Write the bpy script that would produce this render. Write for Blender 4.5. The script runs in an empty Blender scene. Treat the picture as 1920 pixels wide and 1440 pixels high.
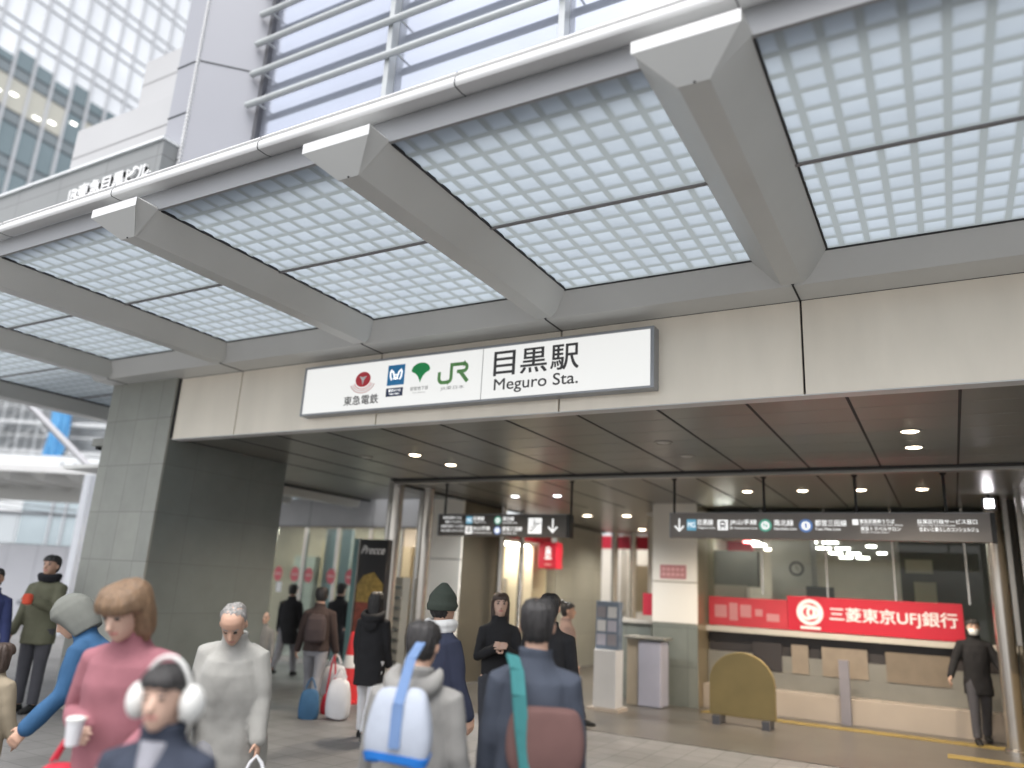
import bpy, bmesh, math, random
from mathutils import Vector, Matrix, noise
random.seed(7)
PI = math.pi
R_ = math.radians
SC = bpy.context.scene
COL = SC.collection

# ------------------------------------------------------------------ camera
EYE = Vector((0.0, 0.0, 1.65))
RT = Vector((0.87322027, 0.48436967, 0.05359461))
UP = Vector((0.08100354, -0.25271374, 0.96414428))
FW = Vector((-0.48054635, 0.83756897, 0.25991041))
FPX = 1431.99
cd = bpy.data.cameras.new('camera')
cam = bpy.data.objects.new('camera', cd); COL.objects.link(cam)
m = Matrix.Identity(4)
for i in range(3):
    m[i][0] = RT[i]; m[i][1] = UP[i]; m[i][2] = -FW[i]; m[i][3] = EYE[i]
cam.matrix_world = m
cd.sensor_width = 36.0
cd.lens = 36.0*FPX/1920.0
cd.clip_end = 2000
cd.dof.use_dof = True
cd.dof.focus_distance = 5.6
cd.dof.aperture_fstop = cd.lens/1000/0.043
SC.camera = cam

# ------------------------------------------------------------------ light
w = bpy.data.worlds.new('World'); SC.world = w; w.use_nodes = True
nt = w.node_tree; nt.nodes.clear()
sky = nt.nodes.new('ShaderNodeTexSky'); sky.sky_type = 'NISHITA'; sky.sun_disc = False
SUN_EL, SUN_AZ = R_(66), R_(165)
sky.sun_elevation = SUN_EL; sky.sun_rotation = SUN_AZ
sky.air_density = 1.0; sky.dust_density = 4.0; sky.ozone_density = 1.0
hs = nt.nodes.new('ShaderNodeHueSaturation'); hs.inputs['Saturation'].default_value = 0.22
bg = nt.nodes.new('ShaderNodeBackground'); bg.inputs['Strength'].default_value = 0.15
wo = nt.nodes.new('ShaderNodeOutputWorld')
nt.links.new(sky.outputs[0], hs.inputs['Color']); nt.links.new(hs.outputs[0], bg.inputs['Color']); nt.links.new(bg.outputs[0], wo.inputs['Surface'])
sd = bpy.data.lights.new('sun', 'SUN'); sd.energy = 0.6; sd.angle = R_(30); sd.color = (1, 0.985, 0.96)
sun = bpy.data.objects.new('sun', sd); COL.objects.link(sun)
# sky sun_rotation is measured from +Y towards +X
sdir = Vector((math.sin(SUN_AZ)*math.cos(SUN_EL), math.cos(SUN_AZ)*math.cos(SUN_EL), math.sin(SUN_EL)))
sun.rotation_euler = sdir.to_track_quat('Z', 'Y').to_euler()
vs = SC.view_settings
vs.view_transform = 'Standard'; vs.look = 'None'; vs.gamma = 1.0; vs.use_curve_mapping = False
vs.exposure = 1.36
SC.render.engine = 'CYCLES'
SC.cycles.use_denoising = True
SC.cycles.max_bounces = 8; SC.cycles.transparent_max_bounces = 12
SC.cycles.sample_clamp_indirect = 6

# ------------------------------------------------------------------ materials
MATS = {}
def nodes_of(name):
    mt = bpy.data.materials.new(name); mt.use_nodes = True
    t = mt.node_tree; b = t.nodes['Principled BSDF']
    return mt, t, b
def mat(name, col, rough=0.55, metal=0.0, var=0.08, scale=3.0, bump=0.0, bscale=60.0, stretch=(1, 1, 1), spec=0.5, rvar=0.0):
    mt, t, b = nodes_of(name)
    b.inputs['Roughness'].default_value = rough; b.inputs['Metallic'].default_value = metal
    b.inputs['Specular IOR Level'].default_value = spec
    tc = t.nodes.new('ShaderNodeTexCoord'); mp = t.nodes.new('ShaderNodeMapping'); mp.inputs['Scale'].default_value = stretch
    t.links.new(tc.outputs['Object'], mp.inputs[0])
    nz = t.nodes.new('ShaderNodeTexNoise'); nz.inputs['Scale'].default_value = scale; nz.inputs['Detail'].default_value = 6
    t.links.new(mp.outputs[0], nz.inputs[0])
    rp = t.nodes.new('ShaderNodeMapRange'); rp.inputs['From Min'].default_value = 0.25; rp.inputs['From Max'].default_value = 0.75
    rp.inputs['To Min'].default_value = 1-var; rp.inputs['To Max'].default_value = 1+var
    t.links.new(nz.outputs['Fac'], rp.inputs[0])
    mx = t.nodes.new('ShaderNodeMix'); mx.data_type = 'RGBA'; mx.blend_type = 'MULTIPLY'; mx.inputs[0].default_value = 1
    mx.inputs[6].default_value = (*col, 1); t.links.new(rp.outputs[0], mx.inputs[7])
    t.links.new(mx.outputs[2], b.inputs['Base Color'])
    if rvar:
        r2 = t.nodes.new('ShaderNodeMapRange'); r2.inputs['To Min'].default_value = rough-rvar; r2.inputs['To Max'].default_value = rough+rvar
        t.links.new(nz.outputs['Fac'], r2.inputs[0]); t.links.new(r2.outputs[0], b.inputs['Roughness'])
    if bump:
        n2 = t.nodes.new('ShaderNodeTexNoise'); n2.inputs['Scale'].default_value = bscale; n2.inputs['Detail'].default_value = 4
        t.links.new(mp.outputs[0], n2.inputs[0])
        bp = t.nodes.new('ShaderNodeBump'); bp.inputs['Strength'].default_value = bump; bp.inputs['Distance'].default_value = 0.01
        t.links.new(n2.outputs['Fac'], bp.inputs['Height']); t.links.new(bp.outputs[0], b.inputs['Normal'])
    MATS[name] = mt
    return mt
def emit(name, col, strength):
    mt, t, b = nodes_of(name)
    b.inputs['Base Color'].default_value = (*col, 1); b.inputs['Emission Color'].default_value = (*col, 1)
    b.inputs['Emission Strength'].default_value = strength; b.inputs['Roughness'].default_value = 0.4
    MATS[name] = mt; return mt
def glass(name, tint=(0.9, 0.95, 0.93), refl=1.0, rough=0.02):
    mt, t, b = nodes_of(name); t.nodes.remove(b)
    tr = t.nodes.new('ShaderNodeBsdfTransparent'); tr.inputs[0].default_value = (*tint, 1)
    gl = t.nodes.new('ShaderNodeBsdfGlossy'); gl.inputs['Roughness'].default_value = rough
    fr = t.nodes.new('ShaderNodeFresnel'); fr.inputs[0].default_value = 1.5
    ml = t.nodes.new('ShaderNodeMath'); ml.operation = 'MULTIPLY'; ml.inputs[1].default_value = refl; ml.use_clamp = True
    mx = t.nodes.new('ShaderNodeMixShader'); t.links.new(fr.outputs[0], ml.inputs[0]); gb = t.nodes.new('ShaderNodeNewGeometry'); iv = t.nodes.new('ShaderNodeMath'); iv.operation = 'SUBTRACT'; iv.inputs[0].default_value = 1
    t.links.new(gb.outputs['Backfacing'], iv.inputs[1]); mm = t.nodes.new('ShaderNodeMath'); mm.operation = 'MULTIPLY'
    t.links.new(ml.outputs[0], mm.inputs[0]); t.links.new(iv.outputs[0], mm.inputs[1]); t.links.new(mm.outputs[0], mx.inputs[0])
    t.links.new(tr.outputs[0], mx.inputs[1]); t.links.new(gl.outputs[0], mx.inputs[2])
    t.links.new(mx.outputs[0], t.nodes['Material Output'].inputs['Surface'])
    MATS[name] = mt; return mt
def frosted(name, col, trans, var=0.09):
    mt, t, b = nodes_of(name)
    b.inputs['Base Color'].default_value = (*col, 1); b.inputs['Roughness'].default_value = 0.25
    tl = t.nodes.new('ShaderNodeBsdfTranslucent'); tl.inputs[0].default_value = (*col, 1)
    tc = t.nodes.new('ShaderNodeTexCoord'); nz = t.nodes.new('ShaderNodeTexNoise'); nz.inputs['Scale'].default_value = 2.3
    t.links.new(tc.outputs['Object'], nz.inputs[0])
    rp = t.nodes.new('ShaderNodeMapRange'); rp.inputs['To Min'].default_value = trans-var; rp.inputs['To Max'].default_value = trans+var
    t.links.new(nz.outputs['Fac'], rp.inputs[0])
    mx = t.nodes.new('ShaderNodeMixShader'); t.links.new(rp.outputs[0], mx.inputs[0])
    t.links.new(b.outputs[0], mx.inputs[1]); t.links.new(tl.outputs[0], mx.inputs[2])
    t.links.new(mx.outputs[0], t.nodes['Material Output'].inputs['Surface'])
    MATS[name] = mt; return mt
def tiled(name, c1, c2, mortar, bw, bh, msize=0.006, rough=0.6, offset=0.0, wall=True, var=0.12, nscale=2.0, bump=0.3):
    mt, t, b = nodes_of(name); b.inputs['Roughness'].default_value = rough
    g = t.nodes.new('ShaderNodeNewGeometry'); sp = t.nodes.new('ShaderNodeSeparateXYZ'); t.links.new(g.outputs['Position'], sp.inputs[0])
    cb = t.nodes.new('ShaderNodeCombineXYZ')
    if wall:
        ad = t.nodes.new('ShaderNodeMath'); ad.operation = 'ADD'; t.links.new(sp.outputs[0], ad.inputs[0]); t.links.new(sp.outputs[1], ad.inputs[1])
        t.links.new(ad.outputs[0], cb.inputs[0]); t.links.new(sp.outputs[2], cb.inputs[1])
    else:
        t.links.new(sp.outputs[0], cb.inputs[0]); t.links.new(sp.outputs[1], cb.inputs[1])
    br = t.nodes.new('ShaderNodeTexBrick'); br.offset = offset; br.inputs['Scale'].default_value = 1
    br.inputs['Color1'].default_value = (*c1, 1); br.inputs['Color2'].default_value = (*c2, 1); br.inputs['Mortar'].default_value = (*mortar, 1)
    br.inputs['Brick Width'].default_value = bw; br.inputs['Row Height'].default_value = bh; br.inputs['Mortar Size'].default_value = msize
    br.inputs['Mortar Smooth'].default_value = 0.2
    t.links.new(cb.outputs[0], br.inputs['Vector'])
    nz = t.nodes.new('ShaderNodeTexNoise'); nz.inputs['Scale'].default_value = nscale; nz.inputs['Detail'].default_value = 8; nz.inputs['Roughness'].default_value = 0.65
    t.links.new(g.outputs['Position'], nz.inputs[0])
    rp = t.nodes.new('ShaderNodeMapRange'); rp.inputs['From Min'].default_value = 0.25; rp.inputs['From Max'].default_value = 0.75
    rp.inputs['To Min'].default_value = 1-var; rp.inputs['To Max'].default_value = 1+var; t.links.new(nz.outputs['Fac'], rp.inputs[0])
    mx = t.nodes.new('ShaderNodeMix'); mx.data_type = 'RGBA'; mx.blend_type = 'MULTIPLY'; mx.inputs[0].default_value = 1
    t.links.new(br.outputs['Color'], mx.inputs[6]); t.links.new(rp.outputs[0], mx.inputs[7]); t.links.new(mx.outputs[2], b.inputs['Base Color'])
    bp = t.nodes.new('ShaderNodeBump'); bp.invert = True; bp.inputs['Strength'].default_value = bump; bp.inputs['Distance'].default_value = 0.004
    t.links.new(br.outputs['Fac'], bp.inputs['Height']); t.links.new(bp.outputs[0], b.inputs['Normal'])
    MATS[name] = mt; return mt

tiled('paving', (0.172, 0.169, 0.167), (0.142, 0.14, 0.138), (0.085, 0.084, 0.083), 0.3, 0.3, 0.006, 0.55, 0.0, False, 0.32, 1.1)
mat('info_dark', (0.19, 0.155, 0.115), 0.5, 0, 0.15, 4); mat('info_tan', (0.26, 0.215, 0.165), 0.5, 0, 0.15, 4); mat('post_dull', (0.22, 0.21, 0.235), 0.5, 0, 0.08)
tiled('hall_floor', (0.10, 0.092, 0.08), (0.088, 0.08, 0.07), (0.07, 0.065, 0.06), 0.6, 0.6, 0.005, 0.3, 0.0, False, 0.15, 1.0)
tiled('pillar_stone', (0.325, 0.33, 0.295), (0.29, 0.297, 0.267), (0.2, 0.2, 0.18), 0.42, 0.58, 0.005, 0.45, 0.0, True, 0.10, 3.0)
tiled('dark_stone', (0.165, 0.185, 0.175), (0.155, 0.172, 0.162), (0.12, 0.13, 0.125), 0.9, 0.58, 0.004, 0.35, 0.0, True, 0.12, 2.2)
tiled('grey_stone', (0.36, 0.37, 0.33), (0.32, 0.33, 0.30), (0.2, 0.2, 0.18), 1.3, 0.75, 0.005, 0.4, 0.0, True, 0.08, 2.0)
tiled('green_stone', (0.20, 0.215, 0.19), (0.18, 0.195, 0.17), (0.1, 0.11, 0.1), 0.9, 0.6, 0.005, 0.35, 0.0, True, 0.1, 3.0)
tiled('parapet_grey', (0.225, 0.235, 0.235), (0.21, 0.218, 0.22), (0.15, 0.15, 0.155), 1.05, 0.48, 0.008, 0.6, 0.0, True, 0.07, 1.0)
mat('canopy_metal', (0.60, 0.605, 0.59), 0.42, 0.15, 0.04, 1.5, rvar=0.06)
mat('beam_metal', (0.57, 0.58, 0.57), 0.42, 0.15, 0.05, 1.5, rvar=0.06)
mat('gutter_white', (0.62, 0.62, 0.62), 0.35, 0.1, 0.03, 2, stretch=(1, 4, 4))
mat('trim_shade_grey', (0.27, 0.275, 0.285), 0.45, 0.2, 0.04, 2)  # canopy front strip, underside shade put into a darker grey
mat('upstand_grey', (0.22, 0.21, 0.215), 0.5, 0.1, 0.05, 2)
mat('joint_black', (0.025, 0.025, 0.027), 0.7, 0, 0.1)
mat('fascia_beige', (0.88, 0.81, 0.695), 0.38, 0.05, 0.08, 1.1, stretch=(2.2, 1, 0.7), rvar=0.06)
mat('ceiling_panel', (0.225, 0.225, 0.205), 0.32, 0.45, 0.07, 1.1, rvar=0.05, bump=0.02, bscale=3)
mat('ceiling_line', (0.32, 0.31, 0.29), 0.35, 0.4, 0.05)
mat('steel_brushed', (0.60, 0.57, 0.53), 0.24, 0.95, 0.06, 30, stretch=(8, 8, 0.3))
mat('bar_steel', (0.40, 0.39, 0.36), 0.3, 0.8, 0.05, 5)
mat('sign_frame', (0.33, 0.34, 0.36), 0.4, 0.5, 0.04)
emit('sign_light', (1.0, 1.0, 0.975), 0.265); MATS['sign_light'].node_tree.nodes['Principled BSDF'].inputs['Base Color'].default_value = (0.42, 0.42, 0.41, 1)
mat('sign_black', (0.07, 0.068, 0.07), 0.5, 0, 0.02)
mat('print_grey', (0.30, 0.30, 0.30), 0.5, 0, 0.02)
mat('print_red', (0.70, 0.05, 0.07), 0.5, 0, 0.02)
mat('print_pale_red', (0.75, 0.42, 0.40), 0.5, 0, 0.02)
mat('print_blue', (0.03, 0.27, 0.60), 0.5, 0, 0.02)
mat('print_navy', (0.02, 0.035, 0.10), 0.5, 0, 0.02)
mat('print_green', (0.02, 0.42, 0.12), 0.5, 0, 0.02)
mat('print_jr_green', (0.16, 0.40, 0.13), 0.5, 0, 0.02)
mat('print_white', (0.8, 0.8, 0.8), 0.5, 0, 0.02)
emit('print_glow', (0.92, 0.93, 0.93), 0.32)
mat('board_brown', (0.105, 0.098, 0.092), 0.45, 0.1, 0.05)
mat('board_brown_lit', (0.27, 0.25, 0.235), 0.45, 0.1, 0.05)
emit('mg_blue', (0.16, 0.44, 0.62), 0.2); emit('ring_green', (0.12, 0.45, 0.33), 0.2); emit('ring_blue', (0.13, 0.25, 0.55), 0.2)
mat('rod_black', (0.03, 0.03, 0.03), 0.4, 0.5)
mat('white_panel', (0.28, 0.285, 0.315), 0.35, 0.05, 0.025, 0.8)
mat('facade_white', (0.42, 0.42, 0.425), 0.45, 0.05, 0.04, 0.8)
mat('rail_white', (0.45, 0.47, 0.475), 0.35, 0.2, 0.03)
mat('window_glass', (0.46, 0.49, 0.57), 0.06, 0.7, 0.10, 0.5)
mat('frame_dark', (0.10, 0.10, 0.11), 0.4, 0.4, 0.05)
mat('letter_white', (0.8, 0.8, 0.8), 0.4)
mat('sky_pale_glass', (0.85, 0.87, 0.89), 0.05, 0.2, 0.12, 0.12)  # upper tower panes: reflected bright sky put into a pale base colour
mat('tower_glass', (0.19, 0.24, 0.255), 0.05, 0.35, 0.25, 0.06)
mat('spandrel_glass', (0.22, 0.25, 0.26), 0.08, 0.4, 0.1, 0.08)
emit('lit_office', (0.30, 0.295, 0.26), 0.30); emit('office_lamp', (1, 0.98, 0.9), 2.0)
mat('mullion_white', (0.50, 0.51, 0.53), 0.35, 0.2, 0.03)
mat('line_dark', (0.05, 0.055, 0.06), 0.4, 0.3)
frosted('glass_block', (0.35, 0.397, 0.44), 0.55)
frosted('block_edge', (0.325, 0.368, 0.395), 0.48, 0.03); frosted('block_rib', (0.28, 0.315, 0.322), 0.42, 0.03)
mat('bead_grey', (0.33, 0.35, 0.36), 0.5, 0.2)
emit('lamp_warm', (1.0, 0.83, 0.62), 7.0); emit('lamp_cool', (0.95, 0.97, 1.0), 5.0); emit('lamp_bright', (1.0, 0.95, 1.0), 10.0)
emit('tube_light', (1, 0.95, 0.90), 11.0)
mat('lamp_off', (0.5, 0.5, 0.48), 0.3, 0.2)
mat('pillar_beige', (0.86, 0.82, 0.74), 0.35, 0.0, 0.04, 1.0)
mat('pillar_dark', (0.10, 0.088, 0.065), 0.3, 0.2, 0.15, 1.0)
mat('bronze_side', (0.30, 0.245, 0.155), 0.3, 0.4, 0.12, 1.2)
glass('clear_glass', (0.88, 0.92, 0.9), 1.0); glass('door_glass', (0.78, 0.84, 0.82), 1.2)
mat('room_cream', (0.62, 0.575, 0.49), 0.7, 0, 0.05)
mat('room_ceiling', (0.72, 0.70, 0.66), 0.8, 0, 0.03)
mat('room_dark', (0.15, 0.145, 0.125), 0.6, 0, 0.15, 1.5)
mat('cream', (0.40, 0.345, 0.29), 0.45, 0, 0.06, 2)
mat('ledge_cream', (0.54, 0.51, 0.45), 0.4, 0, 0.04)
mat('bank_red', (0.50, 0.015, 0.035), 0.4, 0, 0.05)
mat('bank_red_pale', (0.48, 0.04, 0.055), 0.4, 0, 0.1)
mat('counter_grey', (0.22, 0.215, 0.19), 0.4, 0.1, 0.08)
mat('dark_gap', (0.04, 0.035, 0.035), 0.5, 0, 0.1)
mat('shop_yellow', (0.66, 0.59, 0.42), 0.6, 0, 0.05)
mat('red_sign', (0.50, 0.02, 0.045), 0.4, 0, 0.04)
mat('pink_red', (0.62, 0.10, 0.13), 0.4, 0, 0.04)
mat('plate_pink', (0.52, 0.22, 0.23), 0.5, 0, 0.05)
mat('teal_side', (0.09, 0.17, 0.17), 0.35, 0.2, 0.06)
mat('poster_black', (0.02, 0.02, 0.022), 0.3, 0, 0.1)
mat('poster_yellow', (0.20, 0.14, 0.035), 0.4, 0, 0.5, 18); mat('poster_red', (0.16, 0.04, 0.025), 0.4, 0, 0.4, 12)
mat('wall_grey', (0.42, 0.425, 0.44), 0.5, 0.05, 0.05)
mat('tactile_yellow', (0.24, 0.175, 0.05), 0.6, 0, 0.12, 4)
mat('yellow_paint', (0.20, 0.155, 0.06), 0.5, 0, 0.12, 3)
mat('hoarding_white', (0.66, 0.665, 0.71), 0.55, 0, 0.04, 0.6)
mat('hoarding_print', (0.28, 0.29, 0.32), 0.5, 0, 0.1)
mat('post_grey', (0.50, 0.52, 0.56), 0.4, 0.2, 0.04)
mat('strut_white', (0.36, 0.36, 0.38), 0.45, 0.1, 0.05)
mat('scaffold_steel', (0.62, 0.63, 0.64), 0.4, 0.6, 0.1)
mat('scaffold_net', (0.36, 0.375, 0.385), 0.8, 0, 0.25, 0.7)
mat('tarp_blue', (0.07, 0.24, 0.46), 0.6, 0, 0.15, 0.6, bump=0.3, bscale=1.0)
mat('block_white', (0.62, 0.64, 0.65), 0.6, 0, 0.06, 0.3); mat('block_grey', (0.40, 0.43, 0.45), 0.5, 0.1, 0.1, 0.3)
mat('block_pane', (0.17, 0.175, 0.17), 0.15, 0.2, 0.3, 0.4); emit('block_pane_lit', (0.75, 0.72, 0.6), 0.35)
mat('block_glass', (0.42, 0.49, 0.53), 0.15, 0.4, 0.25, 0.25)
mat('cable_black', (0.05, 0.05, 0.055), 0.6)
mat('leaflet_blue', (0.14, 0.18, 0.24), 0.5, 0, 0.3, 9); mat('leaflet_white', (0.52, 0.53, 0.54), 0.45, 0, 0.05)
mat('lilac_panel', (0.38, 0.38, 0.45), 0.45, 0, 0.1, 2.5); mat('tan_panel', (0.33, 0.28, 0.21), 0.5, 0, 0.08)
mat('cone_red', (0.60, 0.025, 0.03), 0.45, 0, 0.06); mat('reflect_white', (0.75, 0.75, 0.75), 0.4)
mat('skin', (0.46, 0.28, 0.20), 0.5, 0, 0.06, 14, bump=0.05, bscale=160)
mat('skin_pale', (0.50, 0.33, 0.255), 0.5, 0, 0.06, 14, bump=0.05, bscale=160)
mat('lip', (0.46, 0.19, 0.17), 0.45); mat('eye_dark', (0.03, 0.025, 0.02), 0.3); mat('mask_white', (0.78, 0.80, 0.80), 0.7, 0, 0.03)
for nm, c in {'hair_black': (0.018, 0.016, 0.016), 'hair_brown': (0.17, 0.105, 0.06), 'hair_grey': (0.24, 0.23, 0.22), 'hair_dark_brown': (0.05, 0.032, 0.024)}.items():
    mat(nm, c, 0.5, 0, 0.4, 22, bump=0.6, bscale=50, stretch=(3.5, 3.5, 0.5))
def cloth(nm, c, var=0.10, rough=0.85): mat(nm, c, rough, 0, var, 9, bump=0.25, bscale=220, spec=0.25)
for nm, c in {'pink_knit': (0.27, 0.11, 0.13), 'navy_jacket': (0.035, 0.042, 0.062), 'grey_inner': (0.25, 0.25, 0.28), 'oat_coat': (0.31, 0.305, 0.285),
              'olive_coat': (0.13, 0.13, 0.088), 'blue_jacket': (0.03, 0.085, 0.175), 'black_coat': (0.02, 0.02, 0.022), 'brown_black': (0.05, 0.035, 0.032),
              'grey_jacket': (0.22, 0.215, 0.205), 'slate_jacket': (0.045, 0.053, 0.072), 'brown_coat': (0.27, 0.19, 0.165), 'tan_coat': (0.28, 0.235, 0.17),
              'navy_coat': (0.03, 0.035, 0.06), 'dark_trousers': (0.045, 0.047, 0.055), 'jeans': (0.06, 0.09, 0.17), 'grey_trousers': (0.22, 0.22, 0.235),
              'white_trousers': (0.66, 0.66, 0.68), 'charcoal_trousers': (0.07, 0.07, 0.08), 'scarf_black': (0.02, 0.02, 0.024), 'hat_grey': (0.15, 0.155, 0.14),
              'hat_green': (0.045, 0.055, 0.045), 'scarf_white': (0.66, 0.66, 0.65), 'fleece_white': (0.62, 0.62, 0.60), 'shoe_black': (0.02, 0.02, 0.02),
              'tote_white': (0.34, 0.37, 0.43), 'tote_blue': (0.02, 0.16, 0.52), 'strap_blue': (0.12, 0.19, 0.34), 'strap_teal': (0.04, 0.165, 0.17), 'bag_brown': (0.11, 0.06, 0.055),
              'bag_red': (0.45, 0.03, 0.05), 'glove_red': (0.62, 0.09, 0.05), 'pack_dark': (0.06, 0.045, 0.045), 'deep_blue': (0.03, 0.04, 0.11), 'blue_bag': (0.045, 0.11, 0.2)}.items():
    cloth(nm, c)
mat('plastic_white', (0.55, 0.55, 0.57), 0.35, 0, 0.04, 6, bump=0.3, bscale=30); mat('plastic_red', (0.66, 0.05, 0.07), 0.4, 0, 0.05)

# ------------------------------------------------------------------ mesh helpers
class MB:
    def __init__(s): s.v = []; s.f = []; s.mi = []; s.sm = []; s.mats = []
    def mid(s, m):
        if m not in s.mats: s.mats.append(m)
        return s.mats.index(m)
    def add(s, vs, fs, m, smooth=False):
        b = len(s.v); s.v += [tuple(p) for p in vs]; k = s.mid(m)
        for f in fs: s.f.append([b+i for i in f]); s.mi.append(k); s.sm.append(smooth)
    def box(s, a, b, m):
        (x0, y0, z0), (x1, y1, z1) = [tuple(map(min, zip(a, b))), tuple(map(max, zip(a, b)))]
        s.add([(x0,y0,z0),(x1,y0,z0),(x1,y1,z0),(x0,y1,z0),(x0,y0,z1),(x1,y0,z1),(x1,y1,z1),(x0,y1,z1)],
              [(0,3,2,1),(4,5,6,7),(0,1,5,4),(1,2,6,5),(2,3,7,6),(3,0,4,7)], m)
        return s
    def bar(s, p, q, wx, wz, m, up=(0, 0, 1)):
        p, q = Vector(p), Vector(q); d = (q-p).normalized(); u = Vector(up)
        if abs(d.dot(u)) > 0.98: u = Vector((0, 1, 0))
        a = d.cross(u).normalized()*wx/2; b = a.cross(d).normalized()*wz/2
        vs = [o+sa*a+sb*b for o in (p, q) for sa, sb in ((-1,-1),(1,-1),(1,1),(-1,1))]
        s.add(vs, [(0,1,2,3),(7,6,5,4),(0,4,5,1),(1,5,6,2),(2,6,7,3),(3,7,4,0)], m); return s
    def loft(s, rings, m, cap=True, smooth=True):
        n = len(rings[0]); vs = [p for r in rings for p in r]; fs = []
        for k in range(len(rings)-1):
            for i in range(n):
                j = (i+1) % n; fs.append((k*n+i, k*n+j, (k+1)*n+j, (k+1)*n+i))
        s.add(vs, fs, m, smooth)
        if cap:
            for k, fl in ((0, True), (len(rings)-1, False)):
                f = list(range(k*n, k*n+n)); b = len(s.v)-len(vs)
                s.f.append([b+i for i in (f[::-1] if fl else f)]); s.mi.append(s.mid(m)); s.sm.append(False)
        return s
    def tube(s, pts, rads, m, seg=10, cap=True, flat=1.0, roundcap=False):
        pts = [Vector(p) for p in pts]
        if not hasattr(rads, '__len__'): rads = [rads]*len(pts)
        rads = list(rads)
        if roundcap:
            d0 = (pts[0]-pts[1]).normalized(); d1 = (pts[-1]-pts[-2]).normalized()
            pts = [pts[0]+d0*rads[0]*.75, pts[0]+d0*rads[0]*.45]+pts+[pts[-1]+d1*rads[-1]*.45, pts[-1]+d1*rads[-1]*.75]
            rads = [rads[0]*.3, rads[0]*.8]+rads+[rads[-1]*.8, rads[-1]*.3]
        rings = []; u = None
        for i, p in enumerate(pts):
            t = (pts[min(i+1, len(pts)-1)]-pts[max(i-1, 0)]).normalized()
            if u is None:
                u = Vector((1, 0, 0)) if abs(t.x) < 0.9 else Vector((0, 1, 0))
            u = (u-t*u.dot(t)).normalized(); v = t.cross(u)
            rings.append([p+(u*math.cos(a)+v*math.sin(a)*flat)*rads[i] for a in [2*PI*k/seg for k in range(seg)]])
        return s.loft(rings, m, cap)
    def lathe(s, prof, m, seg=24, c=(0, 0, 0)):
        rings = [[(c[0]+r*math.cos(2*PI*k/seg), c[1]+r*math.sin(2*PI*k/seg), c[2]+z) for k in range(seg)] for r, z in prof]
        return s.loft(rings, m, True)
    def ell(s, c, r, m, seg=14, rn=9, rot=None):
        rings = []
        for i in range(rn):
            a = -PI/2+PI*(i+0.5)/rn if 0 < i < rn-1 else (-PI/2+0.12 if i == 0 else PI/2-0.12)
            ring = []
            for k in range(seg):
                p = Vector((r[0]*math.cos(a)*math.cos(2*PI*k/seg), r[1]*math.cos(a)*math.sin(2*PI*k/seg), r[2]*math.sin(a)))
                if rot: p = rot @ p
                ring.append(p+Vector(c))
            rings.append(ring)
        return s.loft(rings, m)
    def poly(s, pts, m): s.add(pts, [tuple(range(len(pts)))], m); return s
    def mesh(s, name):
        me = bpy.data.meshes.new(name); me.from_pydata(s.v, [], s.f)
        for k in s.mats: me.materials.append(MATS[k])
        me.polygons.foreach_set('material_index', s.mi); me.polygons.foreach_set('use_smooth', s.sm); me.update()
        return me
    def build(s, name, parent=None, bevel=0, loc=None, world=True):
        if parent is not None and world:
            o = Vector((0, 0, 0)); p = parent
            while p: o += p.location; p = p.parent
            s.v = [tuple(Vector(q)-o) for q in s.v]
        if parent is None and loc is not None:
            s.v = [tuple(Vector(q)-Vector(loc)) for q in s.v]
        ob = bpy.data.objects.new(name, s.mesh(name)); COL.objects.link(ob)
        if parent is not None: ob.parent = parent
        if parent is None and loc is not None: ob.location = loc
        if any(s.sm): ob.data.set_sharp_from_angle(angle=R_(40))
        if bevel:
            b = ob.modifiers.new('bevel', 'BEVEL'); b.width = bevel; b.segments = 2; b.limit_method = 'ANGLE'; b.angle_limit = R_(35)
        return ob
def tag(o, label, cat, group=None):
    o['label'] = label; o['category'] = cat
    if group: o['group'] = group
    return o
def thing(name, label, cat, loc=(0, 0, 0), rz=0, group=None):
    o = bpy.data.objects.new(name, None); COL.objects.link(o); o.location = loc; o.rotation_euler = (0, 0, rz); o.empty_display_size = 0.1
    return tag(o, label, cat, group)
def struct(o): o['kind'] = 'structure'; return o
def copy_tree(o, parent=None):
    c = o.copy(); COL.objects.link(c)
    if parent: c.parent = parent
    for ch in list(o.children): copy_tree(ch, c)
    return c
def px(u, v, z):       # a point of the place seen at pixel (u, v) of the 1920 px photograph, z metres along the view axis
    return EYE+(FW+RT*((u-960)/FPX)-UP*((v-720)/FPX))*z

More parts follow.
